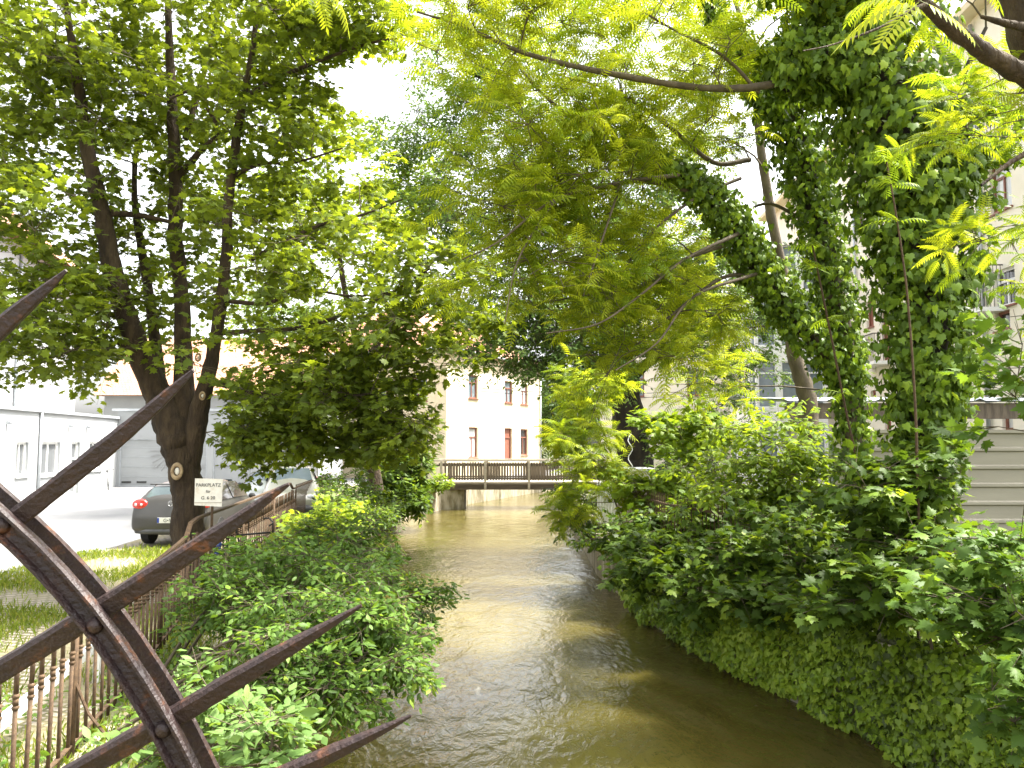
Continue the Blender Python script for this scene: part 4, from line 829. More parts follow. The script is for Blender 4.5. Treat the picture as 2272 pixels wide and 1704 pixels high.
# logo: half sun of grey rays, and lettering
uc, zc = w1.hit(384, 1000); m = MB(); q = Vector(w1.pt(uc, zc, -.10))
for k in range(13):
    a_ = math.radians(180 - k * 15 + (0 if k else 0)); d2 = w1.u * math.cos(a_) + Vector((0, 0, -abs(math.sin(a_))))
    if 6.5 > k or True: m.bar(q + d2 * .45, q + d2 * 1.25, .03, .07 if k % 2 else .05, up=w1.n)
m.build('sun_ray_logo', M['greyink'], gb)
ul, zl = w1.hit(335, 1036); e = w1.pt(ul, zl, -.10); text_mesh('door_lettering', 'ZIVILTECHNIKERKAMMER', .29, M['greyink'], gb, Vector(e) - kL, (math.pi / 2, 0, math.atan2(w1.u.y, w1.u.x)), .003, 'LEFT', 1.4)
m = MB(); w1.fbox(m, -.3, 10.6, 4.05, 4.17, -.3, .12); m.build('parapet', M['greytrim'], gb)
wg = empty('office_wing', kL + dw * 10, 'white one-storey office wing with small windows along the left side of the yard', 'building')
wa = kL + dw * 26; w2 = Wall(wa, kL, 0, 3.62)
W_ = M['whitepaint']
w2.op(37, 64, 981, 1056, pane=M['panegrey'], transom=.98); w2.op(92, 134, 981, 1054, pane=M['panegrey'], transom=.98); w2.op(160, 178, 981, 1098, 'door', pane=M['panegrey'], cols=1); w2.op(199, 226, 981, 1043, pane=M['panegrey'], transom=.98)
m = MB(); w2.mesh(m); wq = wa + Vector((-8, -1.3, 0)); m.poly([(wq.x, wq.y, 0), (wa.x, wa.y, 0), (wa.x, wa.y, 3.62), (wq.x, wq.y, 3.62)])
m.poly([w2.pt(0, 3.6), w2.pt(w2.L, 3.6), w2.pt(w2.L, 3.6, -6), w2.pt(0, 3.6, -6)])
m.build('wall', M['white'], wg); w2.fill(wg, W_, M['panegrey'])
m = MB(); w2.fbox(m, 0, w2.L - .05, 3.62, 3.74, -.3, .12); m.build('eaves', M['greytrim'], wg)
ud, _ = w2.hit(85, 1000); pipe(wg, [w2.pt(ud, .05, .07), w2.pt(ud, 3.6, .07)], .06)
for k, (sx, sy) in enumerate(((15, 937), (153, 944), (192, 947))):
    uu, zz = w2.hit(sx, sy); m = MB(); w2.fbox(m, uu - .05, uu + .05, zz - .08, zz + .06, 0, .08); q = w2.pt(uu, zz, .14); m.ball(q, .09, .09, .07); m.build('wall_lamp', M['greytrim'], wg)
# taller white block and its tiled roof behind the wing
tb = empty('apartment_block', (-30, 44, 0), 'tall white block with an orange tiled roof rising behind the office wing', 'building')
ta = Vector((-21.5, 24, 0)); t0 = Vector((-28.4, 50, 0)); t1 = Vector((-41, 47, 0))
w3 = Wall(ta, t0, 0, 12.6); 
for dd in (8, 13, 18): w3.opm(dd, dd + 1.1, 9.0, 10.8); w3.opm(dd, dd + 1.1, 5.7, 7.4)
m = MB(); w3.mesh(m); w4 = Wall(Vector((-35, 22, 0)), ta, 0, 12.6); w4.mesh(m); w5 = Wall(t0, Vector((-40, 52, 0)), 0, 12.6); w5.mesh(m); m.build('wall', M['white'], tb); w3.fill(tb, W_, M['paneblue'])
m = MB(); m.poly([(-21, 23.5, 12.5), (-26.9, 50.6, 12.5), (-33, 48, 18), (-28.5, 26, 18)]); m.poly([(-26.9, 50.6, 12.5), (-41, 52.5, 12.5), (-33, 48, 18)]); m.poly([(-28.5, 26, 18), (-33, 48, 18), (-41, 50, 12.5), (-37, 22, 12.5)]); m.build('roof', M['tile'], tb)
pipe(tb, [w3.pt(16, 3.6, .1), w3.pt(16, 12.4, .1)], .09)
lh = empty('house', (-17, 52, 0), 'lower house whose orange tiled roof shows over the garage block behind the maple trunk', 'house')
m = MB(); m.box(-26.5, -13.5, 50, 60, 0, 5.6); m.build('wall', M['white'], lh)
m = MB(); m.prism([(-27, 49.4, 5.4), (-27, 55, 9.8), (-27, 60.6, 5.4)], (14, 0, 0)); m.build('roof', M['tile'], lh)
# right: long cream apartment house, seen at a grazing angle
fa = Vector((15.6, 12, 0)); fb = Vector((17.2, 50, 0))
ab = empty('apartment_house', Vector((18, 30, 0)), 'four-storey cream apartment house with red windows and balconies behind the trees at right', 'building')
w6 = Wall(fb, fa, 0, 17.2)
w6.op(2241, 2193, 357, 470, pane=M['panelight']); w6.op(2251, 2202, 596, 680, pane=M['panedark'], frame=M['whitepaint']); w6.op(2240, 2208, 690, 733, pane=M['panedark'], transom=.95, cols=1)
w6.op(1937, 1921, 668, 727, pane=M['redframe'], cols=1, transom=.9); w6.op(1972, 1954, 690, 800, 'door', pane=M['redframe'], cols=1)
w6.op(1976, 1962, 905, 955, pane=M['redframe'], cols=1, transom=.9); w6.op(2246, 2222, 900, 955, pane=M['panelight'], cols=1)
w6.op(1943, 1932, 866, 880, pane=M['redframe'], cols=1, sill=False); w6.opm(w6.L - 17.8, w6.L - 16.2, 12.6, 14.6)
w6.opm(13, 14.3, 12.6, 14.6); w6.opm(7, 8.2, 9, 11); w6.opm(7, 8.2, 12.4, 14.4)
m = MB(); w6.mesh(m)
w7 = Wall(Vector((6.2, 54, 0)), Vector((17.25, 50.0, 0)), 0, 12); w7.opm(2, 3.1, 5.5, 7.3); w7.opm(6, 7.1, 5.5, 7.3); w7.mesh(m)
m.build('wall', M['creambrick'], ab); w6.fill(ab, R_, M['paneblue']); w7.fill(ab, R_, M['paneblue'])
m = MB(); m.hexa([(15.0, 11, 17.2), (26, 11, 17.2), (27, 51, 17.2), (16.6, 51, 17.2), (15.0, 11, 17.45), (26, 11, 17.45), (27, 51, 17.45), (16.6, 51, 17.45)]); cor = m.build('cornice', M['cream'], ab)
m = MB(); m.poly([(15.2, 11, 17.5), (16.8, 51, 17.5), (21.5, 51, 20.5), (20, 11, 20.5)]); m.build('roof', M['tile'], ab)
ud, _ = w6.hit(2182, 560); pipe(ab, [w6.pt(ud, .1, .1), w6.pt(ud, 17, .1)], .07)
ud, _ = w6.hit(1905, 700); pipe(ab, [w6.pt(ud, .1, .1), w6.pt(ud, 17, .1)], .06)
def balcony(w, sxa, sxb, sy0, sy1, proj=.9):
    ua, zb = w.hit(sxa, sy1); ub, _ = w.hit(sxb, sy1); _, zt = w.hit((sxa + sxb) / 2, sy0); ua, ub = sorted((ua, ub)); zt = max(zt, zb + .95)
    m = MB(); w.fbox(m, ua, ub, zb - .14, zb, .01, proj); s_ = m.build('balcony', M['whitepaint'], ab)
    m = MB(); w.fbox(m, ua, ub, zt - .04, zt, proj - .05, proj - .01); w.fbox(m, ua, ua + .03, zt - .04, zt, .01, proj - .05); w.fbox(m, ub - .03, ub, zt - .04, zt, .01, proj - .05); m.build('handrail', M['iron'], s_)
    m = MB(); n = int((ub - ua) / .12)
    for i in range(n + 1): u_ = ua + .015 + (ub - ua - .03) * i / n; w.fbox(m, u_ - .008, u_ + .008, zb, zt - .04, proj - .04, proj - .024)
    for e_ in (ua + .015, ub - .015):
        for k in range(7): o = .08 + k * .12; w.fbox(m, e_ - .008, e_ + .008, zb, zt - .04, o, o + .016)
    m.build('balusters', M['iron'], s_)
balcony(w6, 2240, 2165, 255, 320, .8); balcony(w6, 2230, 2190, 592, 680, .8); balcony(w6, 1985, 1935, 745, 800, .9)
# glazed bay (winter garden)
gy = empty('glazed_bay', (14.6, 41, 0), 'white-framed glazed stair bay projecting from the cream apartment house', 'bay')
gA = Vector((12.2, 38.4, 0)); gB = Vector((15.6, 38.0, 0)); w8 = Wall(gA, gB, 0, 12.3); w9 = Wall(Vector((12.2, 43, 0)), gA, 0, 12.3)
for wx in (w8, w9):
    nn = max(2, int(wx.L / 1.1)); wd = wx.L / nn
    for i in range(nn):
        for z in (1.0, 4.1, 7.2, 10.0): wx.opm(i * wd + .12, (i + 1) * wd - .12, z, z + 2.3, pane=M['paneblue'], frame=M['whitepaint'], fw=.06, cols=1, transom=.75, sill=False)
m = MB(); w8.mesh(m); w9.mesh(m); m.poly([(12.2, 43, 12.3), (12.2, 38.4, 12.3), (15.6, 38, 12.3), (16.5, 43, 12.3)]); m.build('wall', M['whitepaint'], gy); w8.fill(gy, M['whitepaint'], M['paneblue']); w9.fill(gy, M['whitepaint'], M['paneblue'])
# pale planter-level building part seen between leaves
# ------------------------------------------------------------------ shed and corrugated fence at right
sh = empty('shed', (9, 15, 0), 'open shed with a corrugated pale-blue roof behind the metal fence', 'shed')
xa, xb = U(1690, 865, 15.6).x, 13.5; zr = U(1850, 866, 15.6).z
m = MB(); n = 64
for i in range(n):
    x0 = xa + (xb - xa) * i / n; x1 = xa + (xb - xa) * (i + 1) / n; h0 = .05 if i % 4 < 1 else 0; h1 = .05 if (i + 1) % 4 < 1 else 0
    m.poly([(x0, 15.6, zr + h0), (x1, 15.6, zr + h1), (x1, 19.5, zr + h1 + .25), (x0, 19.5, zr + h0 + .25)])
    m.poly([(x0, 15.62, zr + h0 - .02), (x0, 19.5, zr + h0 + .23), (x1, 19.5, zr + h1 + .23), (x1, 15.62, zr + h1 - .02)])
m.build('roof', M['shedroof'], sh)
m = MB(); m.box(xa + .1, xb, 15.7, 15.78, zr - .36, zr - .04); m.build('fascia', M['plank'], sh)
for x in (xa + .3, xa + 3.2, xb - .3):
    m = MB(); m.box(x - .07, x + .07, 15.8, 15.94, 0, zr - .1); m.build('post', M['sheet'], sh)
mf = empty('metal_fence', (5, 12.6, 0), 'beige metal fence of horizontal ribbed sheets behind the ivy trunks', 'fence')
m = MB(); x0, x1 = 5.25, 13.0; zt = U(2100, 935, 12.6).z; z = 0.0; prof = []
while z < zt - .1: prof += [(z, 0), (z + .2, 0), (z + .225, -.035), (z + .265, -.035)]; z += .29
prof = [(a_, b_) for a_, b_ in prof if a_ < zt]
for (za, oa), (zb, ob) in zip(prof, prof[1:]): m.poly([(x0, 12.6 + oa, za), (x1, 12.6 + oa, za), (x1, 12.6 + ob, zb), (x0, 12.6 + ob, zb)])
m.build('sheet', M['sheet'], mf)
m = MB(); m.box(x0, x1, 12.55, 12.66, prof[-1][0], prof[-1][0] + .05); m.build('cap_rail', M['sheet'], mf)
for x in (5.25, 8, 10.8):
    m = MB(); m.box(x - .04, x + .04, 12.64, 12.72, 0, zt - .05); m.build('post', M['greytrim'], mf)

# ------------------------------------------------------------------ iron railing, planter, stake on right bank
def copy_part(o, par): c = o.copy(); COL.objects.link(c); c.parent = par; return c
rf_ = empty('iron_railing', (3, 15, 0), 'old iron railing with pointed bars half buried in the shrubs of the right bank', 'railing')
pts = [(2.62, 20.0), (2.95, 15), (3.9, 11.6)]
m = MB()
for (xa_, ya_), (xb_, yb_) in zip(pts, pts[1:]):
    for z in (.25, 1.2): m.bar((xa_, ya_, z), (xb_, yb_, z), .03, .045)
m.build('rail', M['rustfence'], rf_)
pk = MB(); pk.tube([(0, 0, .04), (0, 0, 1.3), (0, 0, 1.42)], [.011, .011, .001], 6); proto = None
for (xa_, ya_), (xb_, yb_) in zip(pts, pts[1:]):
    L_ = math.hypot(xb_ - xa_, yb_ - ya_); n = int(L_ / .13)
    for i in range(n):
        x = xa_ + (xb_ - xa_) * i / n; y = ya_ + (yb_ - ya_) * i / n
        if proto is None: proto = pk.build('bar', M['rustfence'], rf_, local=True)
        o = proto if i == 0 and x == pts[0][0] else copy_part(proto, rf_)
        o.location = Vector((x, y, 0)) - rf_.location
pl = empty('planter_box', (U(1405, 1040, 21).x, 21, 0), 'pale rendered planter box in front of the thick dark trunk', 'planter')
xa_, xb_ = U(1322, 1020, 21).x, U(1412, 1020, 21).x; zt = U(1360, 1012, 21).z
m = MB(); m.box(xa_, xb_, 20.8, 22.2, 0, zt - .06); m.build('body', M['planter'], pl); m = MB(); m.box(xa_ - .05, xb_ + .05, 20.75, 22.25, zt - .06, zt); m.build('rim', M['whitepaint'], pl)
m = MB(); q = U(1362, 1020, 20.7); m.tube([q + Vector((.06 * math.sin(t * 1.1), .04 * math.cos(t * 1.1), t * .085)) for t in range(13)], .014, 6)
tag(m.build('plant_stake', M['whitepaint'], smooth=True), 'wavy white plant stake standing up from the pale planter', 'stake')
# corrugated white sheet beside it
cs = MB(); a_ = U(1290, 1110, 19.6); b_ = U(1352, 1110, 19.6); n = 20; z0_, z1_ = .35, U(1300, 1040, 19.6).z
for i in range(n):
    x0_ = a_.x + (b_.x - a_.x) * i / n; x1_ = a_.x + (b_.x - a_.x) * (i + 1) / n; o0 = .03 * (i % 2); o1 = .03 * ((i + 1) % 2)
    cs.hexa([(x0_, 19.6 + o0, z0_), (x1_, 19.6 + o1, z0_), (x1_, 19.61 + o1, z0_), (x0_, 19.61 + o0, z0_), (x0_, 19.6 + o0, z1_), (x1_, 19.6 + o1, z1_), (x1_, 19.61 + o1, z1_), (x0_, 19.61 + o0, z1_)])
tag(cs.build('corrugated_sheet', M['whitepaint']), 'white corrugated sheet standing among the shrubs below the planter', 'metal sheet')

# ------------------------------------------------------------------ footbridge
BR = empty('footbridge', (-.5, 40, .38), 'wooden footbridge with slatted railings crossing the canal', 'bridge')
bx0, bx1 = -4.1, 5.0
m = MB(); m.box(bx0, bx1, 39.0, 41.2, .28, .38); m.build('deck', M['rail'], BR)
for y in (38.93, 41.02):
    m = MB(); m.box(bx0 + .6, bx1, y + .01, y + .25, .0, .275); m.build('beam', M['beam'], BR)
sl_ = MB(); sl_.box(-.043, .043, -.012, .012, .46, 1.31); psl = None
pst = MB(); pst.box(-.06, .06, -.05, .05, .05, 1.42); pps = None
for y in (38.9, 41.26):
    s_ = -1 if y < 40 else 1
    m = MB(); m.box(bx0 + .1, bx1, y - .09, y + .09, 1.42, 1.49); m.build('handrail', M['rail'], BR, bevel=.01)
    m = MB(); m.box(bx0 + .2, bx1, y - .02 - .03 * s_, y + .02 - .03 * s_, 1.18, 1.26); m.box(bx0 + .2, bx1, y - .02 - .03 * s_, y + .02 - .03 * s_, .52, .60); m.build('rail', M['beam'], BR)
    n = int((bx1 - bx0 - .7) / .142)
    for i in range(n):
        x = bx0 + .75 + i * .142
        if psl is None: psl = sl_.build('slat', M['plank'], BR, local=True); o = psl
        else: o = copy_part(psl, BR)
        o.location = Vector((x, y + .005 * s_, rng.uniform(-.01, .01))) - BR.location; o.rotation_euler.y = rng.normal() * .008
    for x in (-3.55, -1.34, .85, 3.05):
        if pps is None: pps = pst.build('post', M['rail'], BR, local=True, bevel=.008); o = pps
        else: o = copy_part(pps, BR)
        o.location = Vector((x, y + .07 * s_, 0)) - BR.location
m = MB(); m.hexa([(-5.2, 38.3, WZ - .5), (-2.42, 39.2, WZ - .5), (-2.42, 41.4, WZ - .5), (-5.2, 41.4, WZ - .5), (-5.2, 38.3, .0), (-2.42, 39.2, .0), (-2.42, 41.4, .0), (-5.2, 41.4, .0)])
tag(m.build('bridge_abutment', M['concrete'], bevel=.03), 'concrete block carrying the left end of the footbridge', 'abutment')
m = MB(); m.box(3.4, 6, 38.8, 41.4, WZ - .5, .0); tag(m.build('bridge_abutment', M['concrete']), 'concrete block carrying the right end of the footbridge', 'abutment')
# cables across to the house
m = MB()
for k, (z0_, z1_) in enumerate(((6.0, 5.6), (5.8, 5.3))):
    a_ = Vector(wr.pt(4, z0_, .1)); b_ = Vector((14, 46, z1_)); m.tube([a_.lerp(b_, t) - Vector((0, 0, 4 * .35 * t * (1 - t))) for t in np.linspace(0, 1, 12)], .018, 5)
tag(m.build('overhead_cables', M['iron']), 'thin dark cables running from the far cream house to the right', 'cables')

# ------------------------------------------------------------------ left: rusty fence, barrier plank, sign
FE = empty('iron_fence', (-4, 8, 0), 'rusty iron picket fence between the car park and the left bank', 'fence')
m = MB()
segs = [(1.2, 2.9), (2.9, 6.15), (6.15, 10.6)]
def fp(d, z): return (FX(d), d, z)
dl = [1.2, 3, 4.65, 6.15, 7.5, 9, 10.2, 10.6]; zt_ = [1.08] * 6 + [1.1, 1.12]
for (a_, b_), (za, zb) in zip(zip(dl, dl[1:]), zip(zt_, zt_[1:])): m.bar(fp(a_, za), fp(b_, zb), .05, .03)
for a_, b_ in zip(dl, dl[1:]): m.bar(fp(a_, .12), fp(b_, .12), .035, .012)
for d_, e_, za, zb in ((10.6, 10.9, 1.12, 1.26), (10.9, 11.3, 1.26, 1.30), (11.3, 16, 1.30, 1.28), (16, 20.6, 1.28, 1.30), (20.6, 21.2, 1.30, 1.12), (21.2, 30, 1.12, 1.2)): m.bar(fp(d_, za), fp(e_, zb), .06, .035)
m.build('top_rail', M['rustfence'], FE)
m = MB(); m.tube([(0, 0, .02), (0, 0, .74)], .0145, 7); m.tube([(0, 0, .73), (0, 0, .745), (0, 0, .76)], [.016, .025, .016], 8); m.tube([(0, 0, .76), (0, 0, .80)], .019, 7); m.tube([(0, 0, .80), (0, 0, .815), (0, 0, .83)], [.016, .025, .016], 8); m.tube([(0, 0, .83), (0, 0, 1.07)], .0155, 7)
pb = None; rest = MB(); cnt = 0; d = 2.6
while d < 29:
    if cnt < 98:
        if pb is None: pb = m.build('picket', M['rustfence'], FE, local=True, smooth=True); o = pb
        else: o = copy_part(pb, FE)
        o.location = Vector((FX(d), d, 0)) - FE.location; o.rotation_euler.x = rng.normal() * .008; o.rotation_euler.y = rng.normal() * .008
    else: rest.tube([fp(d, .02), fp(d, 1.2)], .012, 5)
    cnt += 1; d += .196
tag(rest.build('picket', M['rustfence'], FE), kind='stuff')
for d in (2.9, 5.95, 8.9, 11.2, 14.5, 18, 21, 25, 28.5):
    m = MB(); x, y, _ = fp(d + .05, 0); m.tube([(x, y, 0), (x, y, 1.1)], .028, 8); m.build('post', M['rustfence'], FE, smooth=True)
m = MB(); m.tube([(FX(6) - .02, 6.0, .65), (FX(6) + .12, 6.0, .35), (FX(6) + .42, 6.0, 0.0)], .012, 6); m.build('brace', M['rustfence'], FE)
bp = MB(); bp.bar((FX(1) - .38, 1, .36), (FX(8.2) - .42, 8.2, .36), .05, .10)
for d in (2.2, 5.2, 7.9): bp.box(FX(d) - .43, FX(d) - .37, d - .03, d + .03, 0, .31)
tag(bp.build('barrier_rail', M['whitepaint']), 'low white barrier rail running just behind the rusty fence', 'barrier')
sg = empty('parking_sign', (U(463, 1090, 11.6).x, 11.6, 0), 'weathered white parking sign board on a post beside the maple trunk', 'sign')
c = U(450, 1064, 11.6); m = MB(); hw, hh = .205, .21
q0 = [(c.x - hw, 11.6, c.z - hh * .9), (c.x + hw, 11.6, c.z - hh), (c.x + hw * 1.03, 11.6, c.z + hh * .95), (c.x - hw, 11.6, c.z + hh)]
m.prism(q0, (0, .008, 0)); bd = m.build('board', M['oldsign'], sg)
text_mesh('lettering', 'PARKPLATZ', .07, M['ink'], sg, Vector((c.x, 11.594, c.z + .11)) - sg.location, (math.pi / 2, 0, 0), .001)
text_mesh('lettering', 'für', .06, M['ink'], sg, Vector((c.x, 11.594, c.z + .015)) - sg.location, (math.pi / 2, 0, 0), .001)
text_mesh('lettering', 'G. 6 20', .07, M['ink'], sg, Vector((c.x, 11.594, c.z - .08)) - sg.location, (math.pi / 2, 0, 0), .001)
m = MB(); m.box(c.x - hw, c.x + hw, 11.592, 11.598, c.z - hh * .72, c.z - hh * .69); m.build('strip', M['rail'], sg)
m = MB(); m.tube([(c.x + .05, 11.64, 0), (c.x + .05, 11.64, c.z + .15)], .02, 8); m.build('post', M['rustfence'], sg)

# ------------------------------------------------------------------ bicycles
def bicycle(name, label, loc, rz, mat, cat='bicycle', lean=.12, basket=False):
    r = empty(name, (0, 0, 0), label, cat)
    for y in (-.52, .52):
        m = MB(); m.ring((0, y, .34), (1, 0, 0), .325, .018, 28, 6); t = m.build('wheel', M['black'], r, local=True, smooth=True)
        m = MB()
        for k in range(14): a_ = 2 * math.pi * k / 14; m.tube([(0, y, .34), (0, y + .31 * math.cos(a_), .34 + .31 * math.sin(a_))], .0022, 3, False)
        m.build('spokes', M['chrome'], t, local=True)
    m = MB(); bb = (0, -.08, .30); hd = (0, .34, .82); hb_ = (0, .38, .66); st = (0, -.24, .80)
    for a_, b_ in ((bb, hb_), (bb, st), (st, hd), (hd, hb_), (bb, (0, -.52, .34)), (st, (0, -.52, .34)), (hb_, (0, .52, .34))): m.tube([a_, b_], .016, 7)
    m.build('frame', mat, r, local=True, smooth=True)
    m = MB(); m.tube([(0, .34, .82), (0, .33, .98)], .014, 6); m.tube([(-.29, .22, 1.0), (-.2, .30, 1.02), (0, .33, .99), (.2, .30, 1.02), (.29, .22, 1.0)], .013, 7); m.build('handlebar', M['black'], r, local=True, smooth=True)
    m = MB(); m.tube([(0, -.24, .80), (0, -.27, .93)], .013, 6); m.ball((0, -.28, .95), .075, .13, .035); m.build('saddle', M['black'], r, local=True, smooth=True)
    m = MB(); m.ring((.03, -.08, .30), (1, 0, 0), .09, .006, 18, 4); m.tube([(.03, -.08, .30), (.06, -.0, .16)], .009, 5); m.tube([(-.03, -.08, .30), (-.06, -.16, .44)], .009, 5); m.build('crank', M['chrome'], r, local=True)
    r.location = loc; r.rotation_euler = (0, lean, rz); return r
ub, _ = w2.hit(216, 1094); q = w2.pt(ub, 0, .5)
bicycle('bicycle', 'pale bicycle leaning on the white office wing beneath a small window', q, .5, M['whitepaint'], lean=-.08)
bk = bicycle('bicycle', 'dark bicycle parked behind the rusty fence to the right of the parking sign', (U(545, 1070, 13.2).x, 13.2, 0.05), -1.1, M['black'])
m = MB(); q = U(672, 1105, 12.3)
for k in range(7): m.ball((FX(12.3) + .06 + .02 * math.sin(k), 12.3, .95 - k * .085), .05 + .015 * (k % 2), .04, .06)
tag(m.build('blue_bag', M['bluecloth'], smooth=True), 'small blue bag hung on the rusty fence', 'bag')

# ------------------------------------------------------------------ cars
def car(name, label, loc, rz, paint, H=1.48, kind='hatch', plate=None):
    r = empty(name, (0, 0, 0), label, 'car', )
    k = H / 1.48
    st = [(-2.15, .40, .52, .66, .78, .80, .74), (-2.12, .34, .70, .80, .86, .85, .76), (-2.06, .32, .98, 1.08, .88, .86, .70), (-2.00, .30, 1.0, 1.13, .88, .86, .67), (-1.78, .24, .98, 1.38, .88, .87, .60), (-1.35, .22, .95, 1.455, .88, .87, .585),
          (-.2, .20, .93, 1.48, .88, .87, .59), (.35, .20, .92, 1.43, .88, .87, .58), (1.12, .20, .90, .98, .88, .86, .70), (1.75, .20, .82, .88, .87, .82, .62), (2.05, .24, .68, .74, .80, .74, .52), (2.13, .34, .52, .55, .68, .62, .45)]
    def ring(s):
        y, zb, zl, zt, wb_, wl_, wt = s; z = lambda v: v * k if v > .5 else v
        h = [(0, z(zb)), (wb_ * .85, z(zb)), (wb_, z(zb) + .08), (wb_ * 1.0, (z(zb) + z(zl)) / 2), (wl_, z(zl)), (wl_ * .35 + wt * .65, z(zl) + (z(zt) - z(zl)) * .62), (wt, z(zt) - .03), (wt * .7, z(zt)), (0, z(zt) + .012)]
        return [(x, y, q_) for x, q_ in h] + [(-x, y, q_) for x, q_ in reversed(h[1:-1])]
    m = MB(); R = [ring(s) for s in st]; n = len(R[0])
    for q_ in R: m.v += q_
    for i in range(len(R) - 1):
        for j in range(n): j2 = (j + 1) % n; m.f.append((i * n + j, i * n + j2, (i + 1) * n + j2, (i + 1) * n + j))
    m.f.append(tuple(range(n - 1, -1, -1))); m.f.append(tuple((len(R) - 1) * n + j for j in range(n)))
    body = m.build('body', paint, r, local=True, smooth=True, sub=1)
    def panel(nm, pts, mat, off=.012, th=.004):
        pts = [Vector(q_) for q_ in pts]; nn_ = (pts[1] - pts[0]).cross(pts[2] - pts[0]).normalized(); c_ = sum(pts, Vector()) / len(pts)
        if nn_.dot(c_ - Vector((0, 0, .7))) < 0: nn_ = -nn_
        mm_ = MB(); mm_.prism([q_ + nn_ * off for q_ in pts], nn_ * th); return mm_.build(nm, mat, r, local=True, bevel=.01)
    z = lambda v: v * k
    panel('rear_window', [(-.60, -1.985, z(1.11)), (.60, -1.985, z(1.11)), (.49, -1.82, z(1.35)), (-.49, -1.82, z(1.35))], M['panerear'], .015)
    panel('windscreen', [(-.64, 1.08, z(1.0)), (.64, 1.08, z(1.0)), (.53, .42, z(1.40)), (-.53, .42, z(1.40))], M['paneblue'], .02)
    for s_ in (-1, 1):
        panel('side_window', [(s_ * .83, -1.45, z(.99)), (s_ * .83, -.45, z(.99)), (s_ * .63, -.45, z(1.39)), (s_ * .63, -1.35, z(1.37))], M['panedark'], .03)
        panel('side_window', [(s_ * .83, -.38, z(.99)), (s_ * .82, .80, z(.98)), (s_ * .64, .30, z(1.38)), (s_ * .63, -.38, z(1.39))], M['panedark'], .03)
        for y in (-1.3, 1.32):
            m = MB(); m.tube([(s_ * .68, y, .315), (s_ * .70, y, .315), (s_ * .86, y, .315), (s_ * .885, y, .315)], [.29, .315, .315, .29], 24); wh = m.build('wheel', M['black'], r, local=True, smooth=False)
            m = MB(); m.tube([(s_ * .87, y, .315), (s_ * .892, y, .315)], [.2, .19], 16); m.build('rim', M['chrome'], wh, local=True)
        # rear light cluster
        m = MB(); m.ball((s_ * .70, -2.04, z(.97)), .185, .09, .125, 18, 10); tl = m.build('tail_light', M['redlens'], r, local=True, smooth=True)
        for bx, br in ((.77, .035), (.65, .03)): m = MB(); m.ball((s_ * bx, -2.118, z(.97)), br, .015, br); m.build('lens', M['clearlens'], tl, local=True, smooth=True)
        m = MB(); m.ball((s_ * .62, 2.04, z(.66)), .16, .08, .08, 14, 8); hl = m.build('headlight', M['clearlens'], r, local=True, smooth=True)
        m = MB(); m.ball((s_ * .76, 1.99, z(.66)), .05, .07, .05); m.build('indicator', M['orangelens'], hl, local=True, smooth=True)
        m = MB(); m.ball((s_ * .98, .75, z(.98)), .09, .05, .07, 12, 8); m.build('mirror', M['carplastic'], r, local=True, smooth=True)
    m = MB(); m.tube([(-.78, -2.03, .37), (-.5, -2.12, .365), (.5, -2.12, .365), (.78, -2.03, .37)], [.055, .06, .06, .055], 10); m.build('bumper', M['carplastic'], r, local=True, smooth=True)
    m = MB(); m.tube([(-.80, 2.0, .36), (-.5, 2.10, .35), (.5, 2.10, .35), (.80, 2.0, .36)], [.10, .12, .12, .10], 10); m.build('bumper', M['carplastic'] if kind != 'hatch' else paint, r, local=True, smooth=True)
    m = MB(); m.box(-.26, .26, -2.175, -2.155, .56, .68); pp = m.build('number_plate', M['platewhite'], r, local=True)
    m = MB(); m.box(-.26, -.215, -2.179, -2.175, .565, .675); m.build('blue_band', M['plateblue'], pp, local=True)
    if plate:
        text_mesh('plate_lettering', plate, .11, M['ink'], pp, (.02, -2.178, .615), (math.pi / 2, 0, 0), .001)
        m = MB(); c_ = Vector((0, -2.10, z(.99))); m.ring(c_, (0, 1, 0), .058, .006, 20, 6)
        for pl_ in ([(-.035, .02), (0, .0), (.035, .02)], ): pass
        m.tube([c_ + Vector((-.03, -.004, .045)), c_ + Vector((0, -.004, .006)), c_ + Vector((.03, -.004, .045))], .005, 5)
        m.tube([c_ + Vector((-.048, -.004, .02)), c_ + Vector((-.022, -.004, -.042)), c_ + Vector((0, -.004, -.004)), c_ + Vector((.022, -.004, -.042)), c_ + Vector((.048, -.004, .02))], .005, 5)
        m.build('emblem', M['chrome'], r, local=True, smooth=True)
        m = MB(); m.tube([(-.02, -1.6, z(1.42)), (-.02, -1.68, z(1.40))], .02, 6); 
        m.box(-.58, .58, -1.84, -1.70, z(1.40), z(1.425)); m.build('spoiler', M['carplastic'], r, local=True)
    r.location = loc; r.rotation_euler.z = rz; return r
car('parked_car', 'dark grey hatchback seen from behind, parked left of the maple trunk', (-7.83, 19.75, .008), math.radians(2), M['carpaint'], 1.48, 'hatch', 'G•554')
car('parked_car', 'silver car facing the camera, glimpsed between the parking sign and the leaves', (-8.2, 27, .008), math.radians(172), M['silverpaint'], 1.42, 'x')
car('parked_car', 'pale champagne car nearest the fence, its bonnet above the rail', (-7.75 + .5, 25.6, .008), math.radians(195), M['champagne'], 1.60, 'x')

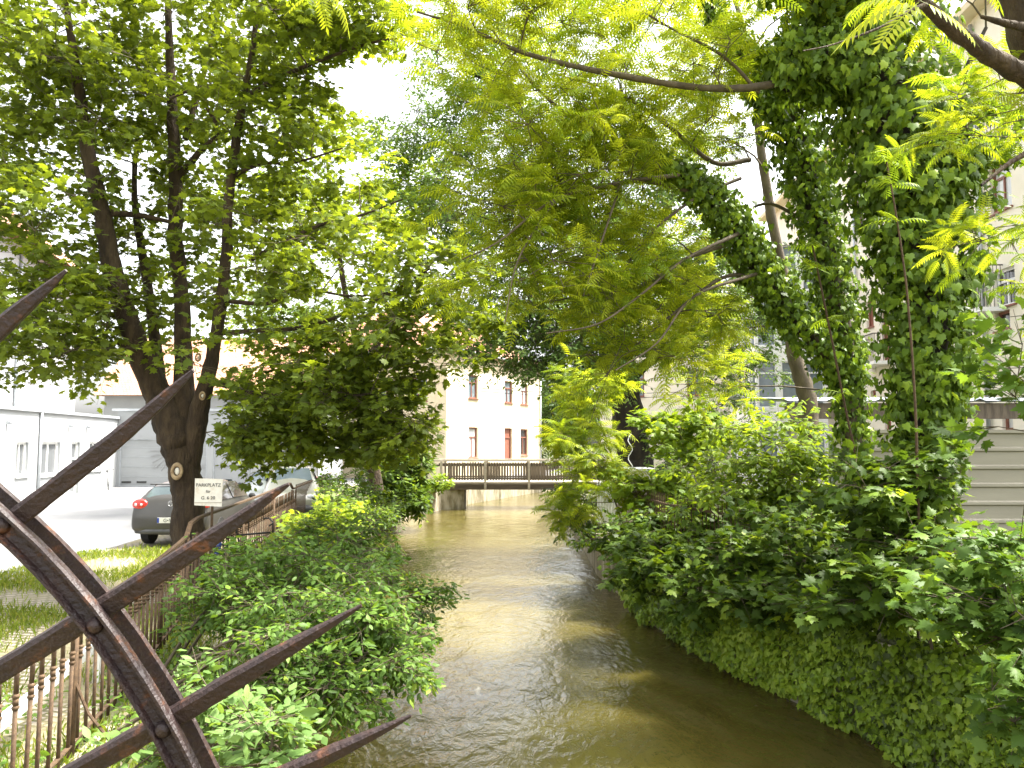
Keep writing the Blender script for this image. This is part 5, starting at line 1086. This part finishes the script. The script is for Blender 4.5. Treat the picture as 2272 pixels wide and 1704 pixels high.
# ------------------------------------------------------------------ iron spike fan in the foreground
SP = empty('spiked_guard', U(100, 1400, 1.1), 'rusted iron fan of long spikes riveted through a curved double bar, lower left foreground', 'fence guard')
D0 = 1.10
def spike(pts, name='spike'):
    """pts: (fx,fy,width F) from base to tip"""
    m = MB(); P = [U(a_, b_, D0) for a_, b_, w_ in pts]; n = len(P); wv = np.array([w_ for *_, w_ in pts]) * K / FPX * D0 / 2
    PP = smooth_path(P, 6); wv = np.interp(np.linspace(0, n - 1, len(PP)), range(n), wv)
    nf = Vector((.0, -1, -.42)).normalized()
    rings = []
    for i, p_ in enumerate(PP):
        t = Vector(PP[min(i + 1, len(PP) - 1)] - PP[max(i - 1, 0)]).normalized(); s_ = t.cross(nf).normalized(); up = s_ if s_.z > 0 else -s_; w_ = wv[i] * (1 + rng.normal() * .025); th = min(.0078, w_ * .8); p_ = Vector(p_)
        cs_ = [(-1, .75), (-.8, 1), (.62, 1), (1, .35), (1, -1), (-1, -1)]
        rings.append([p_ + up * w_ * a_ + nf * th * b_ for a_, b_ in cs_])
    k = len(rings[0])
    for R in rings: m.v += [tuple(v) for v in R]
    for i in range(len(rings) - 1):
        for j in range(k): j2 = (j + 1) % k; m.f.append((i * k + j, i * k + j2, (i + 1) * k + j2, (i + 1) * k + j))
    m.f.append(tuple(range(k))); m.f.append(tuple((len(rings) - 1) * k + j for j in range(k - 1, -1, -1)))
    o = m.build(name, M['rust'], SP, smooth=False); return o
spike([(-260, 900, 40), (-120, 815, 40), (-30, 735, 42), (40, 672, 34), (100, 622, 20), (143, 584, 7)])
spike([(-200, 1290, 44), (-60, 1190, 44), (60, 1100, 42), (150, 1030, 41), (240, 958, 39), (320, 890, 30), (380, 835, 19), (418, 800, 8)])
spike([(-160, 1540, 46), (-20, 1462, 46), (100, 1390, 45), (205, 1325, 44), (310, 1258, 42), (430, 1180, 37), (530, 1112, 26), (595, 1065, 15), (624, 1046, 7)])
spike([(60, 1730, 44), (190, 1655, 44), (290, 1598, 43), (400, 1535, 42), (500, 1474, 39), (600, 1415, 32), (700, 1356, 19), (781, 1308, 6)])
spike([(380, 1800, 44), (520, 1722, 42), (640, 1664, 36), (760, 1608, 25), (840, 1570, 14), (888, 1546, 5)])
def arc(dy, sgn, name, wd=92, sc=1.0):
    C = [(-330, 860), (-160, 985), (0, 1122), (105, 1222), (205, 1338), (285, 1452), (355, 1568), (412, 1680), (470, 1810), (520, 1940)]
    P = smooth_path([U(a_ + 10, b_, D0) + Vector((0, dy, 0)) for a_, b_ in C], 5); m = MB(); nf = Vector((0, -1, 0)) * sgn; w_ = wd * K / FPX * D0 / 2; R = []
    prof = [(-1, -.001), (-1.0, .008), (-.9, .0125), (-.72, .0125), (-.55, .003), (0, .0015), (.50, .003), (.66, .0135), (.88, .0135), (1, .009), (1, -.001)]
    for i, p_ in enumerate(PP_ := P):
        t = Vector(P[min(i + 1, len(P) - 1)] - P[max(i - 1, 0)]).normalized(); s_ = t.cross(Vector((0, -1, 0))).normalized(); p_ = Vector(p_)
        if s_.x < 0: s_ = -s_
        j_ = 1 + rng.normal() * .015; R.append([p_ + s_ * (w_ * a_ * j_) + nf * b_ for a_, b_ in prof] )
    k = len(prof)
    for r_ in R: m.v += [tuple(v) for v in r_]
    for i in range(len(R) - 1):
        for j in range(k): j2 = (j + 1) % k; m.f.append((i * k + j, i * k + j2, (i + 1) * k + j2, (i + 1) * k + j))
    o = m.build(name, M['rust'], SP, smooth=False); return o
arc(-.010, 1, 'curved_bar', 54); arc(.027, -1, 'curved_bar', 52)
for fx, fy in ((4, 1136), (205, 1352), (352, 1576)):
    m = MB(); c = U(fx, fy, D0 - .014); m.ball(c, .0115, .009, .0115, 14, 8); m.build('rivet', M['rust'], SP, smooth=True)
for o in COL.objects:
    if o.parent is None and o.get('category'):
        n_ = o.name.split('.')[0]
        gname = {'parked_car': 'cars parked in the yard', 'maple_sapling': 'maple saplings along the right bank', 'bicycle': 'bicycles in the yard', 'canal_wall': 'walls of the canal', 'bridge_abutment': 'abutments of the footbridge',
                 'shrub': 'shrubs along the canal banks', 'ivy': 'ivy on the tree trunks', 'maple_tree': 'maples on the left bank', 'tree': 'trees beyond the houses', 'ailanthus_shoot': 'young shoots before the ivy'}.get(n_)
        if gname: o['group'] = gname
print('objects', len(bpy.data.objects), 'polys', sum(len(me.polygons) for me in bpy.data.meshes))
